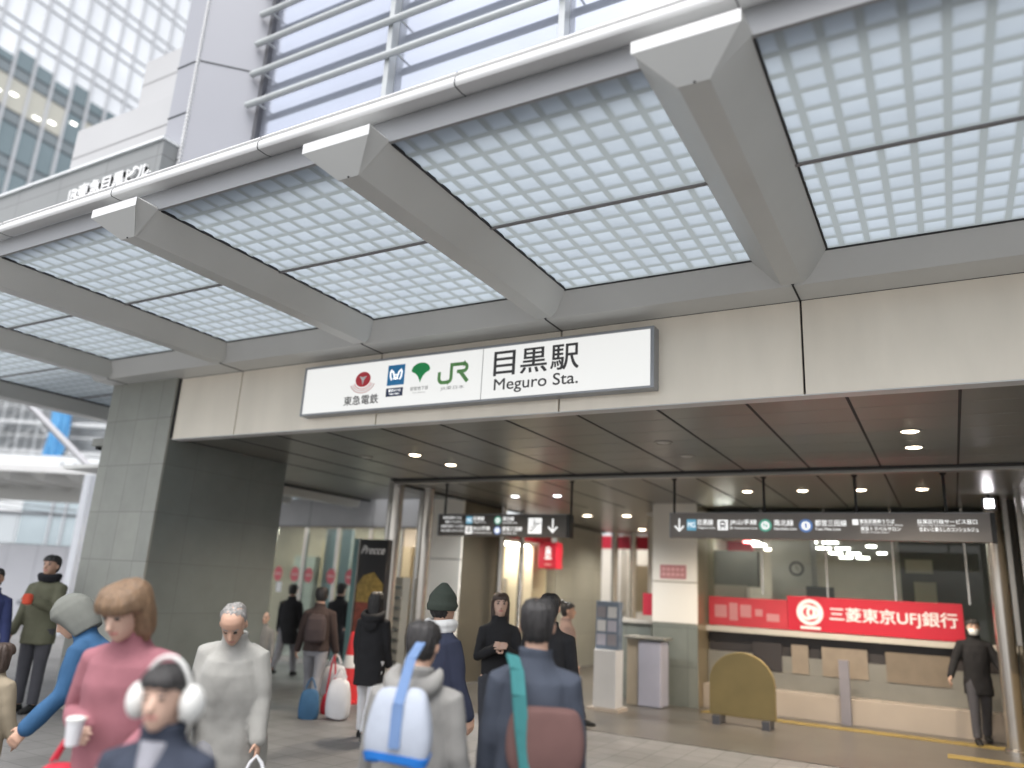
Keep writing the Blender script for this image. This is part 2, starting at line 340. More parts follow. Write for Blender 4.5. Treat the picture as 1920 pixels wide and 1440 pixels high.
_fc = bpy.data.curves.new('glyphs', 'FONT'); _fo = bpy.data.objects.new('glyphs', _fc); COL.objects.link(_fo)
def glyphs(txt, bold=0.0, extrude=0.0, shear=0.0):
    _fc.body = txt; _fc.offset = bold; _fc.extrude = extrude; _fc.shear = shear; _fc.resolution_u = 4
    bpy.context.view_layer.update()
    return bpy.data.meshes.new_from_object(_fo.evaluated_get(bpy.context.evaluated_depsgraph_get()))
def text_into(mb, txt, x0, x1, z0, z1, y, m, bold=0.0, depth=0.0, shear=0.0, axis='x'):
    """letters filling the rectangle x0..x1 / z0..z1 of the plane at y, read from -Y"""
    me = glyphs(txt, 0.0, 0.05 if depth else 0.0, shear)
    vs = [v.co.copy() for v in me.vertices]; fs = [tuple(p.vertices) for p in me.polygons]; bpy.data.meshes.remove(me)
    a0 = min(v.x for v in vs); a1 = max(v.x for v in vs); b0 = min(v.y for v in vs); b1 = max(v.y for v in vs)
    out = []
    for v in vs:
        X = x0+(v.x-a0)/(a1-a0)*(x1-x0); Z = z0+(v.y-b0)/(b1-b0)*(z1-z0); D = y-(v.z/0.05*depth if depth else 0)
        out.append((X, D, Z) if axis == 'x' else (D, X, Z))
    mb.add(out, fs, m)
    if bold > 0 and axis == 'x':
        k = bold*(z1-z0)*1.3
        for j, (dx, dz) in enumerate(((k, 0), (0, k), (k, k))): mb.add([(a+dx, b-0.0003*(j+1), c+dz) for a, b, c in out], fs, m)
    return mb
def disc(mb, cx, cz, rx, rz, y, m, r0=0.0, n=32, a0=0, a1=2*PI, t=None):
    if r0 <= 0 and a1-a0 > 6.28:
        return mb.poly([(cx+rx*math.cos(2*PI*k/n), y, cz+rz*math.sin(2*PI*k/n)) for k in range(n)], m)
    full = a1-a0 > 6.28
    for k in range(n):
        p, q = a0+(a1-a0)*k/n, a0+(a1-a0)*(k+1)/n
        mb.poly([(cx+rx*math.cos(p), y, cz+rz*math.sin(p)), (cx+rx*math.cos(q), y, cz+rz*math.sin(q)),
                 (cx+rx*r0*math.cos(q), y, cz+rz*r0*math.sin(q)), (cx+rx*r0*math.cos(p), y, cz+rz*r0*math.sin(p))], m)
    return mb
def stroke(mb, pts, wd, y, m):
    """a flat pen stroke through 2-D points (x, z)"""
    pts = [Vector((a, b)) for a, b in pts]; L = []; Rr = []
    for i, p in enumerate(pts):
        d0 = (p-pts[i-1]).normalized() if i else (pts[1]-p).normalized()
        d1 = (pts[i+1]-p).normalized() if i < len(pts)-1 else d0
        t = (d0+d1).normalized(); n = Vector((-t.y, t.x)); k = wd/2/max(0.5, n.dot(Vector((-d0.y, d0.x))))
        L.append(p+n*k); Rr.append(p-n*k)
    for i in range(len(pts)-1):
        mb.poly([(q.x, y, q.y) for q in (L[i], L[i+1], Rr[i+1], Rr[i])], m)
    return mb
def rect(mb, x0, x1, z0, z1, y, m): return mb.poly([(x0, y, z0), (x1, y, z0), (x1, y, z1), (x0, y, z1)], m)

# ------------------------------------------------------------------ ground
CEIL, FY = 3.224, 6.0
g = MB(); g.add([(-400, -300, 0), (400, -300, 0), (400, 500, 0), (-400, 500, 0)], [(0, 1, 2, 3)], 'paving'); struct(g.build('ground'))
g = MB(); g.box((-7.6, 9.6, 0.001), (3.2, 26, 0.005), 'hall_floor'); struct(g.build('hall_floor'))
g = MB()
for k in range(22): g.box((-3.5+k*0.305, 12.4, 0.0055), (-3.2+k*0.305, 12.7, 0.011), 'tactile_yellow')
for k in range(9): g.box((-0.2+k*0.305, 11.2, 0.0055), (0.1+k*0.305, 11.5, 0.011), 'tactile_yellow')
struct(g.build('tactile_path'))

# ------------------------------------------------------------------ station building (entrance front, ceiling)
st = thing('station_building', 'beige panelled station entrance front with dark polished ceiling behind it', 'building', (-3, 6, 0))
ZT = 3.979
XS = [-0.859-2.088*k for k in range(-4, 4)]      # seams of the fascia, one per beam
edges = sorted([-8.223]+XS+[9.6])
for a, b in zip(edges[:-1], edges[1:]):
    if b-a < 0.2: continue
    p = MB(); p.box((a+0.008, FY, CEIL-0.012), (b-0.008, FY+0.12, ZT-0.002), 'fascia_beige'); p.build('fascia_panel', st, 0.004)
p = MB(); p.box((-8.2, FY+0.03, CEIL+0.02), (9.6, FY+0.4, ZT+0.3), 'joint_black'); p.build('backing', st)
p = MB(); p.box((-8.2, FY-0.008, CEIL-0.022), (9.6, FY+0.128, CEIL-0.0135), 'gutter_white'); p.build('edge_strip', st)
# ceiling
p = MB(); p.box((-10.03, FY+0.13, CEIL), (9.6, 11.9, CEIL+0.1), 'ceiling_panel'); p.box((-7.7, 11.9, CEIL), (9.6, 27, CEIL+0.1), 'ceiling_panel'); p.build('ceiling', st)
p = MB()
for k in range(-8, 12):
    x = -2.101+0.758*k
    if x > -9.9: p.box((x-0.011, FY+0.14, CEIL-0.004), (x+0.011, 11.9 if x < -7.7 else 13.4, CEIL+0.002), 'joint_black')
p.box((-10.05, FY+0.2, CEIL-0.03), (-9.99, 12.0, CEIL+0.03), 'joint_black'); p.box((-7.74, 9.9, CEIL-0.035), (-7.68, 18.7, CEIL+0.02), 'joint_black')
p.build('ceiling_joint', st)
p = MB()
for y in (6.6, 7.08, 7.56, 8.04, 8.52, 9.0): p.box((-10, y-0.003, CEIL-0.002), (9.6, y+0.003, CEIL+0.002), 'ceiling_line')
p.build('panel_line', st)
p = MB(); p.box((-7.55, 9.60, CEIL-0.055), (9.6, 9.72, CEIL+0.01), 'bar_steel'); p.box((-7.55, 9.5, CEIL-0.02), (9.6, 9.598, CEIL+0.01), 'joint_black'); p.build('divider_bar', st, 0.004)

# stone pillar at the left of the entrance
pl = thing('stone_pillar', 'broad grey green tiled stone pillar at the left end of the entrance', 'pillar', (-8.85, 6.9, 0))
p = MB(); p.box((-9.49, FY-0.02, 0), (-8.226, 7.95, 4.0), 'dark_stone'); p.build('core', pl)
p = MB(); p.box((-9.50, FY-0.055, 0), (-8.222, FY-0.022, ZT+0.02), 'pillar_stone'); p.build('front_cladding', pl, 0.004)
p = MB(); p.box((-8.2225, FY-0.02, CEIL), (-8.2, FY, ZT), 'joint_black'); p.build('corner_joint', pl)

# ------------------------------------------------------------------ canopy
cn = thing('entrance_canopy', 'grey metal canopy with glass block panels and tapered beams over the entrance', 'canopy', (-3, 4, 4))
CX0, CX1 = -12.12, 9.6
YA, YB, ZP, ZM = 2.89, 3.033, 4.155, 3.974
p = MB()   # white rounded gutter
prof = [(3.07, 4.315), (3.02, 4.305), (2.955, 4.305), (2.945, 4.318), (2.945, 4.350), (2.955, 4.368), (2.972, 4.376), (2.972, 4.386), (2.960, 4.394), (2.963, 4.404), (2.985, 4.408), (3.07, 4.405)]
p.loft([[(x, y, z) for y, z in prof] for x in [CX0+(CX1-CX0)*k/24 for k in range(25)]], 'gutter_white'); p.build('gutter', cn)
p = MB(); p.box((CX0, 3.052, ZP-0.004), (CX1, 3.075, 4.304), 'trim_shade_grey'); p.build('front_soffit', cn, 0.003)
for x in [-5.2+1.52*k for k in range(-4, 9)]:
    p = MB(); p.loft([[(xx, 3.0+(y-3.0)*1.04, 4.355+(z-4.355)*1.04) for y, z in prof] for xx in (x-0.003, x+0.003)], 'line_dark', smooth=False); p.build('gutter_joint', cn)
p = MB(); p.box((-4.75, 3.09, 4.30), (CX1, 3.13, 4.45), 'upstand_grey'); p.build('upstand', cn)
p = MB(); p.box((-4.76, 3.08, 4.451), (CX1, 3.14, 4.463), 'cream'); p.build('coping', cn)
p = MB()
for x in [-4.2+1.52*k for k in range(9)]: p.box((x-0.004, 3.078, 4.30), (x+0.004, 3.0905, 4.465), 'line_dark')
p.build('upstand_joint', cn)
# box girder along the wall
p = MB(); gp = [(FY-0.001, ZT), (5.679, ZT), (5.50, ZP-0.006), (5.50, ZP+0.12), (FY-0.001, ZP+0.12)]
p.loft([[(x, y, z) for y, z in gp] for x in (-9.52, CX1)], 'canopy_metal', smooth=False); p.build('box_girder', cn, 0.004)
p = MB()
for x in XS+[-9.211]: p.bar((x, 5.670, ZT-0.0015), (x, FY, ZT-0.0015), 0.014, 0.006, 'joint_black'); p.ell((x, 5.66, ZT+0.012), (0.014, 0.014, 0.014), 'joint_black', 8, 6)
p.build('girder_joint', cn)
p = MB(); p.box((CX0, 4.235, ZP-0.012), (CX1, 4.26, ZP+0.03), 'upstand_grey'); p.build('purlin', cn)
p = MB(); p.box((-9.5, 5.486, ZP-0.010), (CX1, 5.500, ZP+0.03), 'joint_black'); p.build('edge_gasket', cn)
BX = [-0.859-2.088*k for k in range(-5, 5)]
WT, WB = 0.27, 0.075
def beam_at(x, pos):
    b = MB()
    ring = lambda y, z1, z0, wt, wb: [(x-wt, y, z1), (x-wb, y, z0), (x+wb, y, z0), (x+wt, y, z1)]
    b.loft([ring(3.052, ZP, ZM, WT, WB), ring(5.63, ZP, ZM, WT, WB)], 'beam_metal', smooth=False)
    ob = b.build('beam', cn, 0.003)
    e = MB()
    s = 0.256
    vs = [(x-s, YA, 4.178), (x+s, YA, 4.178), (x+s, YA, 4.112), (x-s, YA, 4.112), (x-WB-0.004, 3.036, ZM-0.004), (x+WB+0.004, 3.036, ZM-0.004), (x-WT-0.004, 3.05, ZP), (x+WT+0.004, 3.05, ZP), (x-s, 3.05, 4.178), (x+s, 3.05, 4.178), (x-WB-0.004, 3.05, ZM-0.004), (x+WB+0.004, 3.05, ZM-0.004)]
    e.add(vs, [(0, 3, 2, 1)], 'gutter_white')
    e.add(vs, [(3, 4, 5, 2), (2, 5, 11, 7, 9, 1), (3, 0, 8, 6, 10, 4), (0, 1, 9, 8), (4, 10, 11, 5)], 'beam_metal')
    e.build('end_plate', ob, 0.002)
    j = MB(); j.ell((x+0.008, 3.028, ZM-0.004), (0.006, 0.006, 0.006), 'joint_black', 8, 6); j.build('drain_hole', ob)
for k, x in enumerate(BX):
    beam_at(x, k)
p = MB()
for x in BX:
    p = MB(); p.box((x+WT-0.004, 3.08, ZP-0.007), (x+WT+0.009, 5.485, ZP+0.02), 'joint_black'); p.build('beam_gasket', cn)
# glass block panels: frosted pillow blocks in a ribbed grid, two panels per bay
def block_panel(x0, x1, y0, y1, nx, ny):
    b = MB(); dx, dy = (x1-x0)/nx, (y1-y0)/ny; rw = 0.11
    for i in range(nx):
        for j in range(ny):
            a0, a1, c0, c1 = x0+i*dx, x0+(i+1)*dx, y0+j*dy, y0+(j+1)*dy
            ix, iy = dx*rw, dy*rw; jx, jy = dx*0.21, dy*0.21
            q = lambda ex, ey, z: [(a0+ex, c0+ey, z), (a1-ex, c0+ey, z), (a1-ex, c1-ey, z), (a0+ex, c1-ey, z)]
            vs = q(0, 0, ZP)+q(ix, iy, ZP)+q(ix*1.5, iy*1.5, ZP+0.004)+q(jx*1.15, jy*1.15, ZP+0.009)
            b.add(vs, [(k, k+4, (k+1) % 4+4, (k+1) % 4) for k in range(4)], 'block_rib')
            b.add(vs, [(k+4, k+8, (k+1) % 4+8, (k+1) % 4+4) for k in range(4)], 'block_edge')
            b.add(vs, [(k+8, k+12, (k+1) % 4+12, (k+1) % 4+8) for k in range(4)]+[(15, 14, 13, 12)], 'glass_block', True)
    return b.build('glass_panel', cn)
for a, b in zip(sorted(BX)[:-1], sorted(BX)[1:]):
    block_panel(a+WT-0.06, b-WT+0.06, 3.06, 4.235, 10, 7); block_panel(a+WT-0.06, b-WT+0.06, 4.26, 5.486, 10, 7)

e = MB(); e.loft([[(-12.12, y, ZP), (-12.02, y, ZM-0.02), (-11.76, y, ZM-0.02), (-11.60, y, ZP)] for y in (2.9, 10.6)], 'beam_metal', smooth=False)
e.box((-12.12, 2.9, ZP+0.001), (-11.6, 10.6, ZP+0.12), 'canopy_metal'); e.build('edge_beam', cn, 0.003)
for y0, y1 in ((3.06, 4.235), (4.26, 5.486), (5.51, 6.72), (6.745, 7.97), (7.995, 9.2), (9.225, 10.4)): block_panel(-11.61, -9.211-WT+0.06 if y1 < 5.5 else -9.30, y0, y1, 12, 7)
e = MB(); e.box((-11.612, 2.95, ZP-0.02), (-11.59, 10.6, ZP+0.02), 'joint_black'); e.build('beam_gasket', cn)
for y in (5.498, 6.7325, 7.9825, 9.2125):
    e = MB(); e.box((-11.6, y-0.012, ZP-0.012), (-9.5, y+0.012, ZP+0.03), 'upstand_grey'); e.build('purlin', cn)

# ------------------------------------------------------------------ upper storey above the canopy
us = thing('upper_storey', 'white clad upper storey with long louvre railed windows above the canopy', 'building', (-3, 6.5, 4))
def wall_poly(pts, z0, z1, m, name):
    b = MB(); n = len(pts); b.loft([[(x, y, z) for x, y in pts] for z in (z0, z1)], m, smooth=False); return b.build(name, us, 0.004)
wall_poly([(-8.60, 5.41), (-8.19, 5.41), (-7.6, 6.0), (-7.6, 6.6), (-8.60, 6.6)], 4.3, 14, 'white_panel', 'corner_pier')
p = MB()
for z in (6.75, 7.45, 8.23, 9.9, 11.6):
    p.bar((-8.605, 5.406, z), (-8.186, 5.406, z), 0.008, 0.018, 'line_dark')
for z in (8.23, 11.6): p.bar((-8.188, 5.4075, z), (-7.598, 5.9975, z), 0.008, 0.018, 'line_dark')
p.bar((-8.19, 5.405, 4.3), (-8.19, 5.405, 14), 0.016, 0.016, 'upstand_grey')
p.build('panel_seam', us)
p = MB()
p.loft([[(-8.19-r_, 5.404-r_, z_), (-8.19+r_, 5.404-r_, z_), (-8.19+r_, 5.404+r_, z_), (-8.19-r_, 5.404+r_, z_)] for z_, r_ in [(4.6+j*0.028, 0.010+0.010*(j % 2)) for j in range(240)]], 'gutter_white', smooth=False)
p.build('edge_trim', us)
p = MB(); p.box((-7.56, 6.03, 4.28), (9.6, 6.08, 14), 'window_glass'); p.build('window_glass', us)
p = MB(); p.box((-7.56, 6.09, 4.28), (9.6, 6.5, 14), 'frame_dark'); p.build('back_wall', us)
p = MB(); p.box((-7.598, 5.96, 4.28), (-7.53, 6.029, 14), 'frame_dark'); p.build('window_frame', us)
for k in range(0, 11):
    z = 7.67+0.477*k
    r = MB(); r.tube([(-7.66, 5.86, z), (9.6, 5.86, z)], 0.042, 'rail_white', 14)
    for j in range(8): r.box((-7.5+2.3*j, 5.88, z-0.008), (-7.48+2.3*j, 6.028, z+0.008), 'rail_white')
    r.build('louvre_rail', us)
for k in range(7):
    x = -5.34+2.3*k
    r = MB(); r.box((x-0.035, 5.90, 4.3), (x+0.035, 6.028, 14), 'rail_white'); r.build('mullion', us, 0.003)

# wing walls left of the pier and the parapet that carries the building name
ww = thing('wing_wall', 'stepped white panelled wing wall between the corner pier and the glass tower', 'wall', (-10.5, 7.2, 0))
p = MB(); p.box((-12.1, 7.0, 5.4), (-8.7, 7.6, 10.62), 'facade_white'); p.build('upper_panel', ww, 0.005)
p = MB(); p.box((-12.3, 6.2, 5.4), (-8.62, 6.98, 8.75), 'facade_white'); p.build('lower_panel', ww, 0.005)
p = MB()
for z, y, a in ((8.2, 6.195, -12.3), (7.7, 6.195, -12.3), (9.6, 6.995, -12.1), (10.1, 6.995, -12.1)): p.box((a, y, z), (-8.62, y+0.01, z+0.016), 'upstand_grey')
p.build('panel_seam', ww)
pw = thing('parapet_wall', 'grey tiled parapet wall carrying white raised building name letters', 'wall', (-15, 5.4, 0))
p = MB(); p.box((-30, 5.2, 5.35), (-8.26, 5.5, 6.93), 'parapet_grey'); p.build('wall_face', pw, 0.006)
p = MB(); p.box((-30, 5.17, 6.931), (-8.25, 5.53, 6.97), 'block_white'); p.build('coping', pw)
p = MB(); text_into(p, 'JR東急目黒ビル', -10.14, -8.42, 6.36, 6.63, 5.18, 'letter_white', 0.03, 0.02); p.build('lettering', pw)

# ------------------------------------------------------------------ illuminated station sign
sg = thing('station_sign', 'long white illuminated station name sign with railway logos on the beige fascia', 'sign', (-4, 5.95, 3.6))
SX0, SX1, SZ0, SZ1, SYF = -5.987, -2.016, 3.33, 3.874, 5.875
p = MB(); t = 0.022
for a, b in (((SX0, SYF, SZ0), (SX1, FY-0.003, SZ0+t)), ((SX0, SYF, SZ1-t), (SX1, FY-0.003, SZ1)), ((SX0, SYF, SZ0+t), (SX0+t, FY-0.003, SZ1-t)), ((SX1-t-0.012, SYF, SZ0+t), (SX1, FY-0.003, SZ1-t))): p.box(a, b, 'sign_frame')
p.build('frame', sg, 0.003)
SY = SYF+0.012
p = MB(); p.box((SX0+t, SY, SZ0+t), (SX1-t-0.012, FY-0.01, SZ1-t), 'sign_light'); p.build('light_panel', sg)
p = MB(); p.box((-3.712, SY-0.002, SZ0+t), (-3.706, SY+0.001, SZ1-t), 'print_grey'); p.build('panel_joint', sg)
Y = SY-0.003
p = MB()   # concentric red roundel with a downward white triangle
cx, cz = -5.16, 3.675
for rr, mm in ((0.155, 'print_pale_red'), (0.13, 'print_pale_red'), (0.108, 'print_red')): disc(p, cx, cz-0.006, rr*1.12, rr*0.92, Y, mm, 0.93, 24, PI*1.12, PI*1.88)
disc(p, cx, cz, 0.10, 0.082, Y, 'print_red')
p.poly([(cx-0.05, Y-0.001, cz+0.036), (cx-0.012, Y-0.001, cz-0.01), (cx, Y-0.001, cz-0.062), (cx+0.012, Y-0.001, cz-0.01), (cx+0.05, Y-0.001, cz+0.036), (cx, Y-0.001, cz+0.024)], 'print_white')
p.build('roundel_logo', sg)
p = MB(); text_into(p, '東急電鉄', -5.39, -4.935, 3.405, 3.505, Y, 'sign_black', 0.018); p.build('lettering', sg)
p = MB(); rect(p, -4.84, -4.625, 3.578, 3.792, Y, 'print_blue')
mx_, mz_ = -4.7325, 3.685
for sgn in (-1, 1):
    for pts in ([(0.0, -0.045), (0.018, -0.02), (0.035, 0.03), (0.06, 0.05), (0.072, 0.03), (0.066, -0.02), (0.05, -0.05)],):
        stroke(p, [(mx_+sgn*a, mz_+b) for a, b in pts], 0.02, Y-0.001, 'print_glow')
    stroke(p, [(mx_+sgn*0.005, mz_+0.01), (mx_+sgn*0.03, mz_-0.048)], 0.012, Y-0.0015, 'print_glow')
rect(p, -4.842, -4.63, 3.462, 3.55, Y, 'print_navy')
text_into(p, '東京メトロ', -4.81, -4.66, 3.508, 3.540, Y-0.001, 'print_glow', 0.02); text_into(p, 'Tokyo Metro', -4.80, -4.67, 3.474, 3.498, Y-0.001, 'print_glow', 0.02)
p.build('metro_logo', sg)
p = MB()   # ginkgo leaf
gx, gz = -4.428, 3.58
leaf = [(0.0, 0.0), (0.012, 0.03), (0.03, 0.065), (0.06, 0.095), (0.108, 0.118), (0.112, 0.14), (0.098, 0.168), (0.07, 0.19), (0.04, 0.202), (0.0, 0.206)]
pts = [(gx+a, Y, gz+b) for a, b in leaf]+[(gx-a, Y, gz+b) for a, b in leaf[::-1][1:-1]]
p.poly(pts, 'print_green'); p.build('leaf_logo', sg)
p = MB(); text_into(p, '都営地下鉄', -4.54, -4.32, 3.50, 3.542, Y, 'print_grey', 0.004); text_into(p, 'Toei Subway', -4.51, -4.35, 3.468, 3.488, Y, 'print_grey'); p.build('lettering', sg)
p = MB()   # JR mark in one pen width
arc = lambda cx, cz, r, a0, a1, n=8: [(cx+r*math.cos(R_(a0+(a1-a0)*k/n)), cz+r*math.sin(R_(a0+(a1-a0)*k/n))) for k in range(n+1)]
wd = 0.036
stroke(p, [(-4.20, 3.665)]+[(-4.20, 3.625)]+arc(-4.155, 3.60, 0.045, 180, 270)+[(-4.10, 3.555)]+arc(-4.10, 3.595, 0.04, 270, 360)+[(-4.06, 3.745)][:1]+[], wd, Y, 'print_jr_green')
stroke(p, [(-4.0602, 3.727), (-3.92, 3.727)]+arc(-3.92, 3.690, 0.037, 90, -90)+[(-3.995, 3.653)], wd, Y-0.0006, 'print_jr_green')
stroke(p, [(-3.955, 3.648), (-3.868, 3.545)], wd*1.1, Y-0.0012, 'print_jr_green')
p.build('jr_logo', sg)
p = MB(); text_into(p, 'JR東日本', -4.175, -3.90, 3.472, 3.515, Y, 'print_grey', 0.0); p.build('lettering', sg)
p = MB()
for ch, a, b in (('目', -3.585, -3.36), ('黒', -3.30, -3.03), ('駅', -2.99, -2.715)): text_into(p, ch, a, b, 3.567, 3.80, Y, 'sign_black', 0.02)
text_into(p, 'Meguro Sta.', -3.57, -2.715, 3.395, 3.538, Y, 'sign_black', 0.013); p.build('lettering', sg)

# ------------------------------------------------------------------ downlights
dl = thing('ceiling_downlight', 'warm recessed downlight', 'lamp', (0, 0, CEIL), 0, 'recessed ceiling downlights')
def downlight(x, y, label, m='lamp_warm', r=0.075):
    o = thing('ceiling_downlight', label, 'lamp', (x, y, CEIL-0.001), 0, 'recessed ceiling downlights')
    p = MB(); p.lathe([(r*1.28, 0), (r*1.28, -0.005), (r*1.05, -0.012), (r*1.0, -0.006), (r, 0)], 'ceiling_line', 28); p.build('trim_ring', o, world=False)
    p = MB(); p.lathe([(r*0.98, -0.004), (r*0.8, -0.012), (r*0.4, -0.018), (0.002, -0.02)], m, 24); p.build('lens', o, world=False)
    if m != 'lamp_off':
        ld = bpy.data.lights.new('downlight_beam', 'SPOT'); ld.energy = 90; ld.spot_size = R_(150); ld.spot_blend = 0.6; ld.shadow_soft_size = 0.08; ld.color = (1, 0.86, 0.70) if m == 'lamp_warm' else (0.96, 0.98, 1)
        lo = bpy.data.objects.new('downlight_beam', ld); COL.objects.link(lo); lo.parent = o; lo.location = (0, 0, -0.035)
bpy.data.objects.remove(dl)
downlight(-0.21, 7.6, 'lit warm downlight in front ceiling, nearer of the right hand pair')
downlight(-0.21, 8.38, 'lit warm downlight in front ceiling, farther of the right hand pair')
downlight(-5.74, 7.66, 'lit downlight in the front ceiling, nearer of the left hand pair')
downlight(-5.70, 8.42, 'lit downlight in the front ceiling, farther of the left hand pair')
downlight(-2.5, 7.6, 'unlit grey downlight, nearer of the middle pair in the front ceiling', 'lamp_off')
downlight(-2.5, 8.42, 'unlit grey downlight, farther of the middle pair in the front ceiling', 'lamp_off')
downlight(-6.53, 7.67, 'unlit grey downlight in the front ceiling close to the stone pillar', 'lamp_off')
for k, (x, d) in enumerate(((-0.23, 'first from the right'), (-0.97, 'second from the right'), (-1.72, 'third from the right'), (-2.48, 'fourth from the right'))):
    downlight(x, 11.38, 'warm downlight in the row above the bank, '+d)
downlight(-6.47, 11.6, 'downlight above the left hanging sign, left one', 'lamp_cool'); downlight(-5.66, 11.6, 'downlight above the left hanging sign, right one', 'lamp_cool')
downlight(-6.46, 14.7, 'warm downlight behind the left hanging sign, left of the two', r=0.1); downlight(-5.6, 14.7, 'warm downlight behind the left hanging sign, right of the two', r=0.1)
downlight(-6.38, 17.8, 'warm downlight far inside in front of the red shop header', r=0.1)
p = thing('wall_floodlight', 'bright white floodlight hanging at the far right ceiling corner', 'lamp', (0.53, 12.0, 3.1))
b = MB(); b.box((0.45, 11.97, 3.02), (0.61, 12.1, 3.17), 'rod_black'); b.bar((0.53, 12.04, 3.17), (0.53, 12.04, CEIL), 0.03, 0.03, 'rod_black'); b.build('housing', p)
b = MB(); b.box((0.48, 11.955, 3.04), (0.58, 11.969, 3.15), 'lamp_bright'); b.build('lens', p)

# ------------------------------------------------------------------ hanging direction signs
def hang_sign(name, label, x0, x1, z0, z1, rods, m, y=10.0):
    o = thing(name, label, 'sign', ((x0+x1)/2, y, z0), 0, 'hanging direction signs')
    b = MB(); b.box((x0, y, z0), (x1, y+0.14, z1), m); b.build('board', o, 0.004)
    b = MB(); b.box((x0-0.012, y-0.004, z0-0.006), (x0, y+0.144, z1+0.006), 'sign_frame'); b.box((x1, y-0.004, z0-0.006), (x1+0.045, y+0.144, z1+0.006), 'rod_black')
    b.box((x0, y-0.003, z1), (x1, y+0.14, z1+0.007), 'sign_frame'); b.build('frame', o)
    for x in rods:
        b = MB(); b.tube([(x, y+0.07, z1), (x, y+0.07, CEIL)], 0.017, 'rod_black', 10); b.lathe([(0.035, 0), (0.035, -0.02), (0.02, -0.03)], 'rod_black', 14, (x, y+0.07, CEIL)); b.build('rod', o)
    return o
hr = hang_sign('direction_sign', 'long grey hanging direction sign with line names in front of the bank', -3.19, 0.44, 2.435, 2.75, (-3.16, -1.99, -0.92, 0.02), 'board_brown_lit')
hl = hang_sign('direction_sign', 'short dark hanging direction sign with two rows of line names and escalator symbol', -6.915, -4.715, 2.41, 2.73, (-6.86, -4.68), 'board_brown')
def arrow(b, cx, cz, s, y):
    stroke(b, [(cx, cz+s*0.5), (cx, cz-s*0.46)], s*0.13, y, 'print_glow'); stroke(b, [(cx-s*0.38, cz-s*0.1), (cx, cz-s*0.5), (cx+s*0.38, cz-s*0.1)], s*0.13, y-0.0006, 'print_glow')
def train_icon(b, cx, cz, s, y):
    rect(b, cx-s, cx+s, cz-s, cz+s, y, 'print_glow')
    q = lambda pts, dy, m: b.poly([(cx+a*s, y-dy, cz+c*s) for a, c in pts], m)
    q([(-.5, -.4), (.5, -.4), (.55, .4), (.3, .75), (-.3, .75), (-.55, .4)], 0.0008, 'sign_black'); q([(-.36, .05), (.36, .05), (.36, .4), (-.36, .4)], 0.0016, 'print_glow')
    q([(-.36, -.26), (-.16, -.26), (-.16, -.1), (-.36, -.1)], 0.0016, 'print_glow'); q([(.16, -.26), (.36, -.26), (.36, -.1), (.16, -.1)], 0.0016, 'print_glow')
    q([(-.55, -.8), (-.38, -.8), (-.2, -.45), (-.36, -.45)], 0.0008, 'sign_black'); q([(.38, -.8), (.55, -.8), (.36, -.45), (.2, -.45)], 0.0008, 'sign_black')
def ring(b, cx, cz, r, y, m, ch):
    disc(b, cx, cz, r, r, y, m); disc(b, cx, cz, r*0.66, r*0.66, y-0.0008, 'print_glow'); text_into(b, ch, cx-r*(0.12 if ch == 'I' else 0.3), cx+r*(0.12 if ch == 'I' else 0.3), cz-r*0.34, cz+r*0.34, y-0.0016, m, 0.03)
Y = 9.996
b = MB(); arrow(b, -3.07, 2.60, 0.16, Y); b.build('arrow', hr)
b = MB(); rect(b, -2.97, -2.845, 2.525, 2.67, Y, 'mg_blue'); text_into(b, 'MG', -2.955, -2.86, 2.565, 2.632, Y-0.001, 'print_glow', 0.02); b.build('line_badge', hr)
b = MB(); train_icon(b, -2.50, 2.60, 0.066, Y); b.build('train_symbol', hr)
b = MB(); ring(b, -1.97, 2.598, 0.078, Y, 'ring_green', 'N'); b.build('line_ring', hr)
b = MB(); ring(b, -1.49, 2.598, 0.08, Y, 'ring_blue', 'I'); b.build('line_ring', hr)
b = MB()
T = lambda s, x0, x1, z0, z1, bo=0.012: text_into(b, s, x0, x1, z0, z1, Y, 'print_glow', bo)
T('目黒線', -2.825, -2.625, 2.595, 2.67); T('Meguro Line', -2.825, -2.60, 2.545, 2.575)
T('JR山手線', -2.41, -2.075, 2.595, 2.67); T('JR Yamanote Line', -2.41, -2.07, 2.545, 2.575)
T('南北線', -1.865, -1.635, 2.595, 2.67); T('Namboku Line', -1.865, -1.60, 2.545, 2.575)
T('都営三田線', -1.385, -1.03, 2.595, 2.67); T('Toei Mita Line', -1.385, -1.10, 2.545, 2.575)
rect(b, -0.965, -0.90, 2.612, 2.678, Y, 'print_glow'); T('東急定期券うりば', -0.885, -0.515, 2.63, 2.68); T('Tokyu Commuter Pass', -0.885, -0.43, 2.602, 2.62)
T('東急トラベルサロン', -0.88, -0.455, 2.545, 2.592); T('Tokyu Travel Salon', -0.88, -0.58, 2.518, 2.535)
T('目黒区行政サービス窓口', -0.275, 0.31, 2.63, 2.68); T('Meguro City Service Counter', -0.275, 0.10, 2.602, 2.62); T('住まいと暮らしのコンシェルジュ', -0.265, 0.315, 2.545, 2.592)
b.build('lettering', hr)
b = MB(); arrow(b, -4.93, 2.575, 0.19, Y); b.build('arrow', hl)
b = MB(); rect(b, -6.41, -6.30, 2.59, 2.70, Y, 'mg_blue'); text_into(b, 'MG', -6.40, -6.31, 2.62, 2.67, Y-0.001, 'print_glow', 0.02); b.build('line_badge', hl)
b = MB(); train_icon(b, -6.353, 2.495, 0.058, Y); b.build('train_symbol', hl)
b = MB(); ring(b, -5.85, 2.642, 0.06, Y, 'ring_green', 'N'); b.build('line_ring', hl)
b = MB(); ring(b, -5.85, 2.495, 0.06, Y, 'ring_blue', 'I'); b.build('line_ring', hl)
